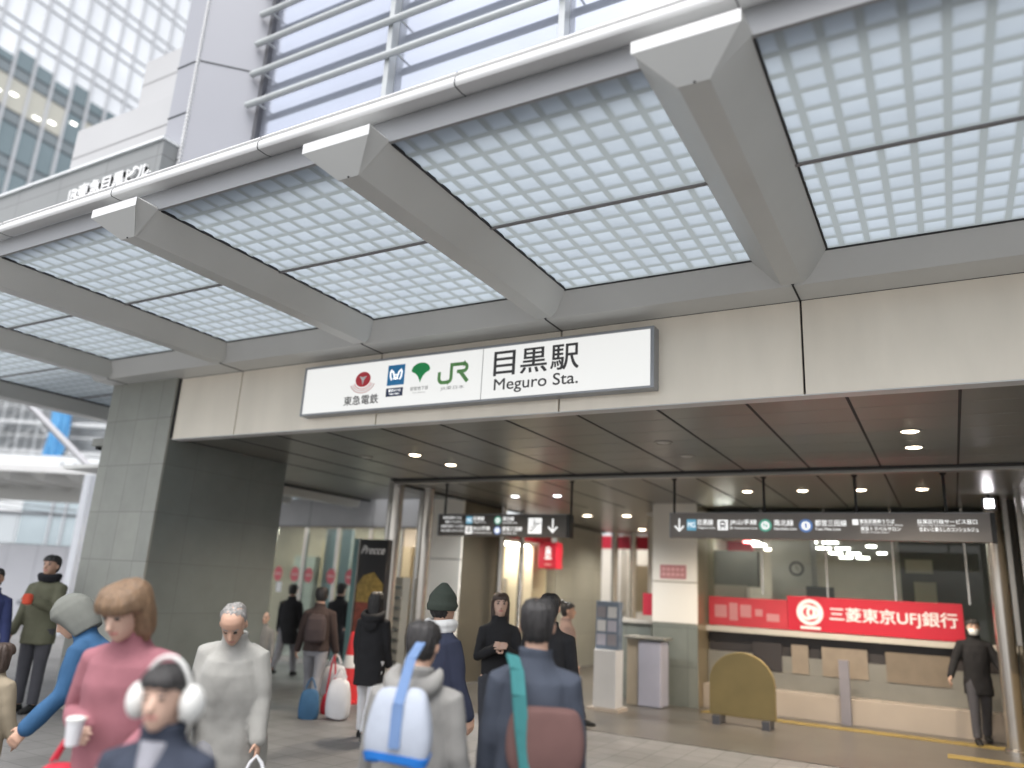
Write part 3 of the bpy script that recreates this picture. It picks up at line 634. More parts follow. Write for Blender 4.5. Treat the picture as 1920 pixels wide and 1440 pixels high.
b = MB(); rect(b, -5.33, -5.11, 2.455, 2.68, Y, 'print_glow'); stroke(b, [(-5.31, 2.50), (-5.26, 2.50), (-5.18, 2.60), (-5.13, 2.60)], 0.016, Y-0.001, 'sign_black'); stroke(b, [(-5.30, 2.54), (-5.27, 2.54), (-5.19, 2.64)], 0.01, Y-0.001, 'sign_black')
stroke(b, [(-5.235, 2.58), (-5.235, 2.63)], 0.016, Y-0.0015, 'sign_black'); disc(b, -5.235, 2.652, 0.012, 0.012, Y-0.0015, 'sign_black'); b.build('escalator_symbol', hl)
b = MB()
T('目黒線', -6.28, -6.09, 2.635, 2.70); T('Meguro Line', -6.28, -6.06, 2.597, 2.62); T('JR山手線', -6.28, -5.98, 2.487, 2.552); T('JR Yamanote Line', -6.28, -5.95, 2.443, 2.468)
T('南北線', -5.765, -5.575, 2.635, 2.70); T('Namboku Line', -5.765, -5.52, 2.597, 2.62); T('都営三田線', -5.765, -5.43, 2.487, 2.552); T('Toei Mita Line', -5.765, -5.52, 2.443, 2.468)
T('東急定期券うりば', -6.84, -6.50, 2.662, 2.70, 0.004); T('東急トラベルサロン', -6.79, -6.47, 2.597, 2.637, 0.004); T('目黒区行政サービス窓口', -6.86, -6.44, 2.53, 2.57, 0.004); T('住まいと暮らしのコンシェルジュ', -6.86, -6.42, 2.467, 2.505, 0.004)
b.build('lettering', hl)

# ------------------------------------------------------------------ entrance interior: columns, pillars, walls
def steel_column(x, y, r, label, top=CEIL):
    o = MB(); o.lathe([(r*1.25, 0.005), (r*1.25, 0.05), (r, 0.07), (r, top)], 'steel_brushed', 28); ob = o.build('steel_column', None, loc=None)
    for v in ob.data.vertices: pass
    ob.location = (x, y, 0); return tag(ob, label, 'column', 'brushed steel columns')
steel_column(-7.69, 9.86, 0.125, 'thick brushed steel column, left of the close pair beside the poster stand')
steel_column(-7.62, 10.62, 0.12, 'thick brushed steel column, right of the close pair beside the beige pillar')
steel_column(-7.55, 13.1, 0.07, 'slim steel column beside the dark pillar side below the left hanging sign')
steel_column(-7.45, 13.75, 0.06, 'slim steel column in front of the yellow lit shop')
steel_column(-7.45, 18.75, 0.09, 'distant steel column at the far end of the grey stone wall')
steel_column(-6.95, 18.75, 0.09, 'distant steel column nearer the red shop header')
steel_column(0.56, 12.2, 0.11, 'bright steel column beside the dark doorway at the right edge')
rk = thing('leaflet_rack', 'grey slatted steel rack between the two thick steel columns', 'rack', (-7.75, 10.3, 0))
b = MB(); b.box((-7.95, 10.15, 0.0), (-7.62, 10.35, 1.75), 'counter_grey'); b.build('body', rk)
for k in range(8): b = MB(); b.box((-7.96, 10.13, 0.45+k*0.16), (-7.61, 10.148, 0.50+k*0.16), 'steel_brushed'); b.build('slat', rk)
pb = thing('beige_pillar', 'square beige clad pillar behind the left hanging sign', 'pillar', (-8.2, 12.6, 0), 0, 'beige clad pillars')
for z0, z1 in ((0.0, 1.24), (1.255, 2.12), (2.135, CEIL)):
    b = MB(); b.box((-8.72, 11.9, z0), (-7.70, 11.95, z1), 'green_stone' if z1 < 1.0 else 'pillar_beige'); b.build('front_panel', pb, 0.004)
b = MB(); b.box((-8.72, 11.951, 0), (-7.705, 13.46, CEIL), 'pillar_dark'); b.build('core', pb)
pc = thing('beige_pillar', 'square beige clad pillar with red plate beside the bank', 'pillar', (-4.0, 13.2, 0), 0, 'beige clad pillars')
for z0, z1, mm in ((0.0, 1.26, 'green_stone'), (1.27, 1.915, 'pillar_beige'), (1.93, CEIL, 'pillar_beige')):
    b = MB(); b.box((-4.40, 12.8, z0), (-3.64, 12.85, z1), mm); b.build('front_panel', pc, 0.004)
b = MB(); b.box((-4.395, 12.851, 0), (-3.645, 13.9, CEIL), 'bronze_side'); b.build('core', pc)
o = MB(); rect(o, -4.26, -3.82, 1.975, 2.195, 12.795, 'plate_pink'); o.box((-4.262, 12.796, 1.973), (-3.818, 12.80, 2.197), 'pink_red')
for r in range(2):
    for k in range(5): rect(o, -4.23+k*0.08, -4.17+k*0.08, 2.10-r*0.085, 2.155-r*0.085, 12.793, 'print_pale_red')
tag(o.build('notice_plate'), 'small pinkish red notice plate on the beige pillar beside the bank', 'notice')
o = MB(); o.box((-4.60, 12.9, 1.36), (-4.42, 12.93, 1.72), 'red_sign'); tag(o.build('red_poster'), 'upright red poster at the left edge of the pillar beside the bank', 'poster')
# left passage wall: shop, stone wall, back
sh = thing('kiosk_shop', 'yellow lit shop front with red header inside the left passage', 'shop', (-8.5, 14.7, 0))
b = MB(); b.box((-8.9, 13.47, 0), (-8.85, 15.95, 3.2), 'shop_yellow'); b.build('back_wall', sh)
b = MB(); b.box((-8.8, 13.47, 2.62), (-7.72, 15.95, 2.66), 'room_ceiling'); b.build('soffit', sh)
b = MB(); b.box((-7.78, 13.47, 2.66), (-7.70, 15.6, 2.86), 'red_sign'); b.build('header', sh)
b = MB(); b.box((-8.5, 14.3, 2.595), (-8.1, 15.3, 2.615), 'tube_light'); b.build('ceiling_lamp', sh)
b = MB(); b.box((-8.84, 15.2, 0), (-7.95, 15.9, 2.6), 'shop_yellow'); b.build('side_panel', sh)
b = MB(); b.box((-8.84, 13.5, 0.0), (-8.5, 15.1, 1.9), 'counter_grey'); b.build('shelf', sh)
ps = thing('projecting_sign', 'small red projecting sign with white symbol below the left hanging sign', 'sign', (-7.4, 15.2, 2.3))
b = MB(); b.box((-7.72, 15.0, 2.13), (-7.28, 15.28, 2.68), 'red_sign'); b.build('box', ps, 0.006)
b = MB()
disc(b, -7.48, 2.53, 0.055, 0.055, 14.995, 'print_glow', 0.55); disc(b, -7.48, 2.44, 0.062, 0.06, 14.995, 'print_glow', 0.55); rect(b, -7.56, -7.40, 2.33, 2.36, 14.995, 'print_glow'); rect(b, -7.56, -7.40, 2.20, 2.225, 14.995, 'print_pale_red')
b.build('symbol', ps)
o = MB(); o.box((-8.9, 15.96, 0), (-7.75, 18.62, CEIL), 'grey_stone'); tag(o.build('stone_wall'), 'grey green stone slab wall inside the left passage', 'wall')
fb = thing('far_shop', 'distant lit shop with red header at the back of the passage', 'shop', (-5, 21, 0))
b = MB(); b.box((-12, 22.2, 0), (-3.2, 22.4, CEIL), 'room_cream'); b.build('back_wall', fb)
b = MB(); b.box((-9.2, 19.6, 2.86), (-4.2, 19.75, 3.2), 'red_sign'); b.build('header', fb)
b = MB(); b.box((-7.7, 21.0, 1.25), (-6.7, 22.1, 2.5), 'bronze_side'); b.build('cabinet', fb)
b = MB(); b.box((-9.2, 21.6, 1.2), (-8.4, 22.1, 3.0), 'ledge_cream'); b.build('white_panel', fb)
for k in range(3): b = MB(); b.box((-8.6+k*0.9, 20.6, CEIL-0.03), (-8.0+k*0.9, 20.8, CEIL-0.006), 'tube_light'); b.build('ceiling_lamp', fb)
b = MB(); b.box((-9.0, 20.4, 0), (-5.0, 20.9, 1.05), 'counter_grey'); b.box((-9.0, 20.38, 1.05), (-5.0, 20.92, 1.12), 'ledge_cream'); b.build('counter', fb)

# ------------------------------------------------------------------ left glass doors
gd = thing('glass_door_front', 'glazed shop entrance with steel framed glass doors left of the passage', 'doors', (-11, 12.2, 0))
b = MB(); b.box((-14, 12.2, 2.72), (-8.73, 12.5, 3.3), 'wall_grey'); b.build('lintel', gd, 0.004)
b = MB(); b.box((-14, 12.18, 2.70), (-8.73, 12.199, 2.722), 'line_dark')
for x in (-11.75, -10.05): b.box((x, 12.196, 2.73), (x+0.01, 12.2, 3.3), 'line_dark')
b.build('lintel_joint', gd)
for x0, x1 in ((-13.6, -12.75), (-12.73, -11.85), (-11.83, -10.95), (-10.93, -10.1), (-10.08, -9.3)):
    d = MB(); d.box((x0+0.03, 12.26, 0.08), (x1-0.03, 12.275, 2.69), 'door_glass'); d = d.build('door_pane', gd)
    f = MB(); f.box((x0, 12.24, 0), (x0+0.035, 12.30, 2.70), 'steel_brushed'); f.box((x1-0.035, 12.24, 0), (x1, 12.30, 2.70), 'steel_brushed'); f.box((x0+0.035, 12.24, 0), (x1-0.035, 12.30, 0.1), 'steel_brushed'); f.build('frame', d, world=True)
b = MB(); b.box((-11.6, 12.6, 0), (-10.9, 12.7, 2.7), 'block_glass'); b.build('side_screen', gd)
for k, x in enumerate((-12.5, -12.02, -11.63, -11.02, -10.52)):
    b = MB(); disc(b, x, 1.72, 0.115, 0.15, 12.235, 'pink_red'); rect(b, x-0.09, x+0.09, 1.70, 1.74, 12.233, 'print_pale_red')
    bo = b.build('round_sticker')
    tag(bo, 'round red sticker on the glass doors, '+('leftmost of five', 'second from left of five', 'middle one of five', 'second from right of five', 'rightmost of five')[k], 'sticker', 'round red stickers on the glass doors')
o = MB(); rect(o, -12.50, -12.36, 1.35, 1.55, 12.234, 'print_white'); tag(o.build('paper_notice'), 'small white paper notice under the leftmost round red sticker', 'notice')
b = MB(); b.box((-16, 15.4, 0), (-8.9, 15.6, 3.2), 'tan_panel'); b.box((-16, 12.6, 3.0), (-8.9, 15.6, 3.05), 'room_ceiling'); b.build('inner_wall', gd)
b = MB()
for x, y in ((-14.6, 14.2), (-13.2, 14.2), (-12, 14.4), (-10.8, 14.4), (-13.8, 13.2), (-11.4, 13.2), (-10.2, 13.2)): pass
for x, y in ((-14.6, 14.2), (-13.2, 14.2), (-12, 14.4), (-10.8, 14.4), (-13.8, 13.2), (-11.4, 13.2), (-10.2, 13.2)):
    b = MB(); b.box((x-0.3, y-0.25, 2.96), (x+0.3, y+0.25, 2.985), 'tube_light'); b.build('inner_lamp', gd)
b = MB()
for x, mm, hh in ((-14.8, 'green_stone', 2.2), (-13.9, 'bronze_side', 2.6), (-12.9, 'ledge_cream', 1.9), (-11.8, 'bronze_side', 2.5), (-10.9, 'cream', 1.7), (-10.0, 'ledge_cream', 2.2)): b.box((x, 15.0, 0), (x+0.7, 15.39, hh), mm)
b.build('inner_shelf', gd)
ad = thing('poster_stand', 'tall black advertising stand with teal side and colourful food poster', 'advertisement', (-7.9, 9.6, 0))
b = MB(); b.box((-8.13, 9.48, 0), (-8.02, 9.78, 2.30), 'teal_side'); b.build('side_post', ad, 0.004)
b = MB(); b.box((-8.02, 9.50, 0.3), (-7.48, 9.62, 2.29), 'poster_black'); b.build('panel', ad)
b = MB(); b.box((-8.032, 9.474, 0), (-8.012, 9.499, 2.3), 'steel_brushed'); b.build('edge_strip', ad)
b = MB(); b.add([(-8.0, 9.496, 1.35), (-7.50, 9.496, 1.35), (-7.50, 9.496, 1.62), (-7.7, 9.496, 1.80), (-7.9, 9.496, 1.74), (-8.0, 9.496, 1.6)], [(0, 1, 2, 3, 4, 5)], 'poster_yellow'); rect(b, -8.0, -7.50, 0.9, 1.348, 9.496, 'poster_red'); b.build('food_picture', ad)
b = MB(); text_into(b, 'Precce', -7.98, -7.52, 2.07, 2.19, 9.494, 'print_white', 0, 0, 0.35); b.build('lettering', ad)
cp_ = px(657, 1250, 10.9); CNX, CNY = cp_.x, cp_.y
co = thing('traffic_cone', 'red traffic cone with pale band standing beside the poster stand', 'cone', (CNX, CNY, 0))
b = MB(); b.lathe([(0.17, 0.03), (0.04, 0.93), (0.02, 0.945)], 'cone_red', 20, (CNX, CNY, 0)); b.build('body', co)
b = MB(); b.lathe([(0.113, 0.46), (0.086, 0.63)], 'reflect_white', 20, (CNX, CNY, 0)); b.build('band', co)
b = MB(); b.box((CNX-.21, CNY-.21, 0), (CNX+.21, CNY+.21, 0.03), 'cone_red'); b.build('base', co, 0.005)
# side canopy beams left of the ceiling
sc_ = thing('side_canopy', 'grey side canopy with two depth beams above the glass doors', 'canopy', (-11.5, 10, 3.3))
b = MB(); b.box((-14, 8.1, CEIL+0.12), (-10.05, 12.2, CEIL+0.18), 'canopy_metal'); b.build('soffit', sc_)
for x, z in ((-10.06, 3.06), (-11.9, 3.14)):
    b = MB(); b.loft([[(x-0.5, y, CEIL+0.118), (x-0.25, y, z), (x-0.05, y, z), (x, y, CEIL+0.118)] for y in (8.1, 11.8)], 'canopy_metal', smooth=False); b.build('beam', sc_, 0.003)
    b = MB(); b.box((x, 8.1, CEIL+0.085), (x+0.012, 11.85, CEIL+0.118), 'joint_black'); b.build('gasket', sc_)

# ------------------------------------------------------------------ bank
bk = thing('bank_branch', 'bank branch with wide glass front, cream ledge and stepped base', 'bank', (-1.5, 13.4, 0))
BX0, BX1, BY = -3.64, 0.75, 13.4
def bx(nm, a, b, m, bev=0.0):
    p = MB(); p.box(a, b, m); return p.build(nm, bk, bev)
bx('base_step', (BX0, 13.1, 0), (BX1, 13.6, 0.36), 'cream', 0.006)
bx('lower_panel', (BX0, 13.42, 0.361), (BX1, 13.6, 0.86), 'counter_grey')
bx('shelf_recess', (BX0, 13.5, 0.861), (BX1, 13.6, 1.17), 'dark_gap')
bx('ledge', (BX0, 13.33, 1.171), (BX1, 13.6, 1.255), 'ledge_cream', 0.004)
for k, (x0, x1, mm) in enumerate(((-2.9, -2.45, 'dark_gap'), (-1.85, -1.2, 'info_tan'), (-0.95, -0.1, 'info_dark'), (-2.3, -2.05, 'info_tan'))):
    bx('info_panel', (x0, 13.405, 0.62), (x1, 13.419, 1.05), mm)
bx('glazing', (BX0, 13.46, 1.256), (BX1, 13.475, CEIL-0.02), 'clear_glass')
for x in (-2.72, -1.72, -0.75, 0.22):
    bx('glazing_bar', (x-0.012, 13.44, 1.8), (x+0.012, 13.459, CEIL-0.02), 'steel_brushed')
bx('post', (-1.57, 13.02, 0), (-1.43, 13.09, 0.9), 'post_dull')
bx('room_floor', (BX0-0.5, 13.61, 0.3), (3.0, 27.5, 0.36), 'room_dark')
bx('room_side', (-4.9, 14.0, 0.36), (-4.8, 27.0, 3.15), 'room_cream')
bx('room_back', (-4.8, 27.0, 0.36), (3.0, 27.1, 3.15), 'room_cream')
bx('room_ceiling', (-4.8, 13.61, 3.12), (3.0, 27.0, 3.16), 'room_ceiling')
bx('room_pillar', (-3.1, 16.2, 0.36), (-2.35, 16.9, 3.05), 'ledge_cream')
bx('room_cabinet', (-4.1, 15.4, 1.95), (-3.2, 15.6, 2.62), 'room_dark')
bx('lit_counter', (-3.9, 14.6, 1.5), (-3.25, 14.7, 1.95), 'cream')
bx('side_screen', (-0.75, 15.2, 0.36), (2.6, 15.3, 3.05), 'room_dark')
bx('lit_niche', (-0.66, 15.12, 2.30), (-0.25, 15.19, 2.52), 'shop_yellow'); bx('lit_niche', (-0.55, 15.12, 1.75), (-0.22, 15.19, 2.15), 'shop_yellow')
bx('desk', (-3.0, 17.5, 0.36), (-0.9, 18.2, 1.5), 'room_cream')
bx('monitor', (-2.16, 14.2, 1.62), (-1.72, 14.28, 1.98), 'frame_dark', 0.006)
for k in range(4):
    for j in range(2): bx('tube_lamp', (-3.0+j*0.46+k*0.06, 19.4+k*1.9, 3.10), (-2.68+j*0.46+k*0.06, 19.52+k*1.9, 3.118), 'tube_light')
for k in range(3): bx('tube_lamp', (-1.75+k*0.06, 18.0+k*2.4, 3.10), (-1.55+k*0.06, 18.1+k*2.4, 3.118), 'tube_light')
bx('tube_lamp', (-3.6, 13.8, 3.07), (-3.3, 14.2, 3.10), 'tube_light'); bx('tube_lamp', (-3.6, 15.0, 3.07), (-3.2, 15.2, 3.10), 'tube_light')
for k in range(3): bx('tube_lamp', (-4.4, 17.0+k*2.6, 3.09), (-4.1, 18.2+k*2.6, 3.115), 'tube_light')
ck = thing('wall_clock', 'round wall clock on the white pillar inside the bank', 'clock', (-2.55, 16.15, 2.35))
b = MB(); disc(b, -2.62, 2.35, 0.14, 0.14, 16.17, 'frame_dark', 0.72); b.build('rim', ck)
b = MB(); disc(b, -2.62, 2.35, 0.10, 0.10, 16.175, 'ledge_cream'); stroke(b, [(-2.62, 2.35), (-2.62, 2.42)], 0.012, 16.172, 'frame_dark'); stroke(b, [(-2.62, 2.35), (-2.57, 2.33)], 0.012, 16.171, 'frame_dark'); b.build('dial', ck)
bn = thing('bank_banner', 'bright red bank name banner with white emblem and white lettering', 'banner', (-1.1, 13.38, 1.3))
b = MB(); b.box((-2.33, 13.36, 1.27), (0.12, 13.40, 1.80), 'bank_red'); b.build('panel', bn, 0.003)
b = MB(); ex, ez, yy = -1.99, 1.56, 13.356
disc(b, ex, ez, 0.2, 0.2, yy, 'print_white', 0.72); disc(b, ex-0.03, ez, 0.12, 0.12, yy, 'print_white', 0.6); disc(b, ex+0.045, ez, 0.10, 0.10, yy-0.001, 'print_white', 0.55); rect(b, ex-0.15, ex+0.15, 1.305, 1.345, yy, 'print_white'); b.build('emblem', bn)
b = MB(); text_into(b, '三菱東京UFJ銀行', -1.70, 0.04, 1.42, 1.66, yy, 'print_white', 0.02); b.build('lettering', bn)
b2 = thing('notice_banner', 'paler red banner strip with faint pink patches left of the bank name', 'banner', (-2.95, 13.38, 1.3))
b = MB(); b.box((-3.6, 13.365, 1.27), (-2.335, 13.40, 1.73), 'bank_red_pale'); b.build('panel', b2, 0.003)
b = MB()
for k, (x0, x1, z0, z1) in enumerate(((-3.5, -3.3, 1.4, 1.6), (-3.26, -3.12, 1.36, 1.64), (-3.08, -2.9, 1.42, 1.62), (-2.84, -2.72, 1.45, 1.56), (-2.66, -2.46, 1.38, 1.5))): rect(b, x0, x1, z0, z1, 13.362, 'plate_pink')
b.build('pale_patch', b2)
dw = thing('dark_doorway', 'dark framed doorway wall at the right edge of the entrance', 'wall', (1.2, 12.5, 0))
b = MB(); b.box((0.76, 12.6, 0), (0.90, 13.6, CEIL), 'pillar_dark'); b.box((0.84, 9.9, 0), (1.0, 12.59, 0.95), 'bronze_side'); b.box((0.84, 9.9, 0.951), (1.0, 12.59, CEIL), 'pillar_dark'); b.build('wall_panel', dw)
b = MB(); b.box((0.70, 12.5, 1.3), (0.758, 12.62, CEIL), 'steel_brushed'); b.box((0.785, 11.4, 1.0), (0.838, 11.46, CEIL), 'steel_brushed'); b.build('steel_trim', dw)
# stands in front of the bank
ls = thing('leaflet_stand', 'white leaflet stand with bluish printed top beside the pillar', 'stand', (-4.6, 11.4, 0))
b = MB(); b.box((-4.78, 11.25, 0.05), (-4.42, 11.55, 0.86), 'leaflet_white'); b.build('cabinet', ls, 0.012)
b = MB(); b.box((-4.80, 11.35, 0.861), (-4.42, 11.50, 1.56), 'leaflet_blue'); b.build('display_board', ls, 0.008)
b = MB()
for k in range(2):
    for r in range(3): b.box((-4.77+k*0.17, 11.335, 0.92+r*0.2), (-4.63+k*0.17, 11.349, 1.08+r*0.2), ('lilac_panel', 'leaflet_white', 'post_dull')[(r+2*k) % 3])
b.build('leaflet', ls)
b = MB(); b.box((-4.85, 11.2, 0.006), (-4.36, 11.6, 0.05), 'cream'); b.build('foot', ls)
wb_ = thing('counter_box', 'lilac white counter box with tan left side beside the leaflet stand', 'counter', (-4.4, 12.3, 0))
b = MB(); b.box((-4.42, 12.2, 0.01), (-4.05, 12.6, 0.98), 'lilac_panel'); b.build('body', wb_, 0.015)
b = MB(); b.box((-4.62, 12.22, 0.01), (-4.425, 12.6, 1.0), 'tan_panel'); b.build('side_panel', wb_, 0.01)
b = MB(); b.box((-4.66, 12.18, 1.0), (-4.0, 12.64, 1.04), 'counter_grey'); b.build('top', wb_, 0.006)
sh2 = thing('service_shelf', 'low cream topped shelf behind the counter box', 'shelf', (-5.0, 13.2, 0))
b = MB(); b.box((-5.2, 13.0, 1.22), (-4.45, 13.3, 1.28), 'ledge_cream'); b.build('top', sh2); b = MB(); b.box((-5.15, 13.05, 0.0), (-4.5, 13.28, 1.218), 'green_stone'); b.build('body', sh2)
yb = thing('rounded_barrier', 'dull yellow round topped standing board in front of the bank', 'barrier', (-2.65, 11.6, 0))
b = MB(); pr_ = [(-3.12, 0.12)]+[(-2.67+0.45*math.cos(a), 0.55+0.42*math.sin(a)) for a in [PI-PI*k/14 for k in range(15)]]+[(-2.22, 0.12)]
b.loft([[(x, y, z) for x, z in pr_] for y in (11.55, 11.63)], 'yellow_paint', smooth=False); b.build('board', yb, 0.008)
b = MB(); b.box((-3.05, 11.42, 0.006), (-2.95, 11.76, 0.119), 'frame_dark'); b.box((-2.38, 11.42, 0.006), (-2.28, 11.76, 0.119), 'frame_dark'); b.build('foot', yb)

# ------------------------------------------------------------------ office tower at the left
tw = thing('office_tower', 'tall glass curtain wall office tower with white mullions behind the station', 'tower', (-64, 30, 0))
X0, Y0 = -63.0, 27.0; TD = Vector((-0.0610, 0.998, 0)).normalized(); TN = Vector((TD.y, -TD.x, 0))
FLH, MSP = 3.85, 1.62
def tp(s, z, off=0.0): return Vector((X0, Y0, 0))+TD*s+TN*off+Vector((0, 0, z))
S0, S1, NF = -24, 60, 19
b = MB(); vs = [tp(S0, 0, -0.3), tp(S1, 0, -0.3), tp(S1, 0, -20), tp(S0, 0, -20)]
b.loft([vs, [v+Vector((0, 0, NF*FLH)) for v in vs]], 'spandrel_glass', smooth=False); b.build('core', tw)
lit_floor = 9
glz = {'sky_pale_glass': MB(), 'tower_glass': MB(), 'spandrel_glass': MB(), 'lit_office': MB()}
ns = int((S1-S0)/MSP)
rnd = random.Random(3)
ZL = 1.0
for f in range(NF):
    sp_ = MB()
    for i in range(ns):
        s = S0+i*MSP; z = f*FLH+ZL
        q = lambda z0, z1: [tp(s, z0), tp(s+MSP, z0), tp(s+MSP, z1), tp(s, z1)]
        hb = z+1.05+1.25+0.5*math.sin(i*2.3)          # height where the painted sky reflection takes over from the darker glass
        m1 = 'sky_pale_glass' if f > 10 else ('lit_office' if f == 9 and i % 7 != 3 else 'tower_glass')
        m2 = 'sky_pale_glass' if f > 10 else 'spandrel_glass'
        if f == 10: glz['tower_glass'].add(q(z+1.05, hb), [(0, 1, 2, 3)], 'tower_glass'); glz['sky_pale_glass'].add(q(hb, z+FLH), [(0, 1, 2, 3)], 'sky_pale_glass')
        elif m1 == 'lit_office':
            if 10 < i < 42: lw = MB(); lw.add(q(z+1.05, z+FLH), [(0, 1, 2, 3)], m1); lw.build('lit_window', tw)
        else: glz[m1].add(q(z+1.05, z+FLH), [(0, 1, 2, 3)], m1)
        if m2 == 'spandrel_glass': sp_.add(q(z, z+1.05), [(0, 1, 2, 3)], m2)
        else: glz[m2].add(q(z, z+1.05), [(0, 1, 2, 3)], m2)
    if sp_.v: sp_.build('spandrel', tw)
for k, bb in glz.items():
    if bb.v: bb.build({'sky_pale_glass': 'upper_glazing', 'tower_glass': 'lower_glazing', 'spandrel_glass': 'spandrel', 'lit_office': 'lit_window'}[k], tw)
b = MB()
for i in range(ns+1): s = S0+i*MSP; b.bar(tp(s, 0, 0.10), tp(s, NF*FLH, 0.10), 0.22, 0.20, 'mullion_white', TD)
b.build('mullion', tw)
b = MB()
for f in range(NF):
    for dz in (0.0, 1.05): b.bar(tp(S0, f*FLH+ZL+dz, 0.02), tp(S1, f*FLH+ZL+dz, 0.02), 0.06, 0.10, 'line_dark')
b.build('transom', tw)
for i in range(12, ns-24):
    s = S0+i*MSP; z = 9*FLH+ZL+1.5+rnd.random()*1.4; a = s+0.2+rnd.random()*0.6
    b = MB(); b.add([tp(a, z, 0.006), tp(a+0.55, z, 0.006), tp(a+0.75, z+0.18, 0.006), tp(a+0.2, z+0.18, 0.006)], [(0, 1, 2, 3)], 'office_lamp'); b.build('office_light', tw)

# ------------------------------------------------------------------ left street view: far canopy, hoarding, scaffold, blocks
fc = thing('far_canopy', 'distant white edged station canopy beyond the stone pillar', 'canopy', (-22, 11.5, 0))
P0, P1 = px(-60, 896, 20.0), px(215, 877, 19.8)
ex = Vector((P1.x-P0.x, P1.y-P0.y, 0)).normalized(); ey = Vector((-ex.y, ex.x, 0)); LZ = 3.95
def fp(s, t, z): return Vector((P0.x, P0.y, 0))+ex*s+ey*t+Vector((0, 0, z))
LN = (P1-P0).length+2
def obox(mb, s0, s1, t0, t1, z0, z1, m):
    vs = [fp(s, t, z) for z in (z0, z1) for s, t in ((s0, t0), (s1, t0), (s1, t1), (s0, t1))]
    mb.add(vs, [(0, 3, 2, 1), (4, 5, 6, 7), (0, 1, 5, 4), (1, 2, 6, 5), (2, 3, 7, 6), (3, 0, 4, 7)], m)
b = MB(); obox(b, -14, LN, 0, 0.15, LZ, LZ+0.16, 'gutter_white'); b.build('gutter', fc)
b = MB(); obox(b, -14, LN, 0.151, 2.9, LZ+0.05, LZ+0.2, 'canopy_metal'); b.build('soffit', fc)
b = MB(); obox(b, -14, LN, 2.9, 3.2, LZ-0.5, LZ+0.2, 'canopy_metal'); b.build('box_girder', fc)
for k in range(7):
    s = 1.75+(k-3)*1.0*0.98
    b = MB(); vs = [fp(s-0.24, 0.16, LZ+0.045), fp(s+0.24, 0.16, LZ+0.045), fp(s+0.22, 0.16, LZ-0.02), fp(s-0.22, 0.16, LZ-0.02), fp(s-0.07, 0.35, LZ-0.17), fp(s+0.07, 0.35, LZ-0.17), fp(s-0.07, 2.9, LZ-0.17), fp(s+0.07, 2.9, LZ-0.17), fp(s-0.24, 2.9, LZ+0.045), fp(s+0.24, 2.9, LZ+0.045)]
    b.add(vs, [(0, 3, 2, 1), (3, 4, 5, 2), (4, 6, 7, 5), (1, 2, 5, 7, 9), (0, 8, 6, 4, 3)], 'canopy_metal'); b.build('beam', fc)
a = px(166, 930, 19.4)
o = MB(); o.box((a.x-0.13, a.y-0.13, 0), (a.x+0.13, a.y+0.13, LZ-0.05), 'post_grey'); tag(o.build('grey_post', bevel=0.01), 'slim pale grey square post standing left of the stone pillar', 'post')
o = MB(); o.bar(px(48, 752, 20.3), px(172, 880, 20.3), 0.125, 0.125, 'strut_white', (1, 0, 0)); tag(o.build('diagonal_strut'), 'pale grey diagonal strut rising above the far canopy', 'strut')
ho = thing('site_hoarding', 'white construction hoarding wall behind the man in the olive coat', 'fence', (-23, 13, 0))
H0, H1 = px(-90, 1014, 22.5), px(175, 1031, 22.2)
hd = Vector((H1.x-H0.x, H1.y-H0.y, 0)).normalized()
b = MB(); n = 8
for k in range(n):
    p_, q_ = Vector((H0.x, H0.y, 0))+hd*(k-4)*0.9, Vector((H0.x, H0.y, 0))+hd*((k-3)*0.9-0.012); b.bar(p_+Vector((0, 0, 1.08)), q_+Vector((0, 0, 1.08)), 0.06, 2.16, 'hoarding_white')
for k in range(n, n+4):
    p_, q_ = Vector((H0.x, H0.y, 0))+hd*(k-4)*0.9, Vector((H0.x, H0.y, 0))+hd*((k-3)*0.9-0.012); b.bar(p_+Vector((0, 0, 1.08)), q_+Vector((0, 0, 1.08)), 0.06, 2.16, 'hoarding_white')
b.build('panel', ho)
b = MB(); hn = Vector((hd.y, -hd.x, 0))*0.034
for k in range(9):
    s = 0.2+k*0.55; b.bar(Vector((H0.x, H0.y, 0.55))+hd*s+hn, Vector((H0.x, H0.y, 0.55))+hd*(s+0.4)+hn, 0.004, 0.13, 'hoarding_print')
b.build('printed_dash', ho)
b = MB(); b.bar(Vector((H0.x, H0.y, 2.18))-hd*3.6, Vector((H0.x, H0.y, 2.18))+hd*7.2, 0.08, 0.03, 'block_grey'); b.build('top_rail', ho)
# pale block just behind the hoarding
nb = thing('pale_block', 'low pale glazed building with white uprights behind the hoarding', 'building', (-40, 25, 0))
D = 40.0
A, Bp = px(-120, 925, D), px(190, 930, D)
dd = Vector((Bp.x-A.x, Bp.y-A.y, 0)).normalized(); dn = Vector((dd.y, -dd.x, 0))
def np_(s, z, off=0): return Vector((A.x, A.y, z))+dd*s+dn*off
LB = (Bp-A).length+1
b = MB(); vs = [np_(-4, 0), np_(LB, 0), np_(LB, 0, -8), np_(-4, 0, -8)]; b.loft([vs, [v+Vector((0, 0, 7.2)) for v in vs]], 'block_white', smooth=False); b.build('wall', nb)
b = MB(); b.bar(np_(-4, 3.1, 0.03), np_(4.6, 3.1, 0.03), 0.05, 2.0, 'block_grey'); b.build('dark_glazing', nb)
b = MB(); b.bar(np_(4.7, 3.4, 0.03), np_(LB, 3.4, 0.03), 0.05, 2.8, 'block_glass'); b.build('glazing', nb)
b = MB(); b.bar(np_(-4, 4.15, 0.08), np_(LB, 4.15, 0.08), 0.08, 0.12, 'frame_dark')
for s in (3.2, 5.9, 7.7): b.bar(np_(s, 5.9, 0.04), np_(s+1.1, 5.9, 0.04), 0.05, 0.5, 'block_pane')
b.build('band', nb)
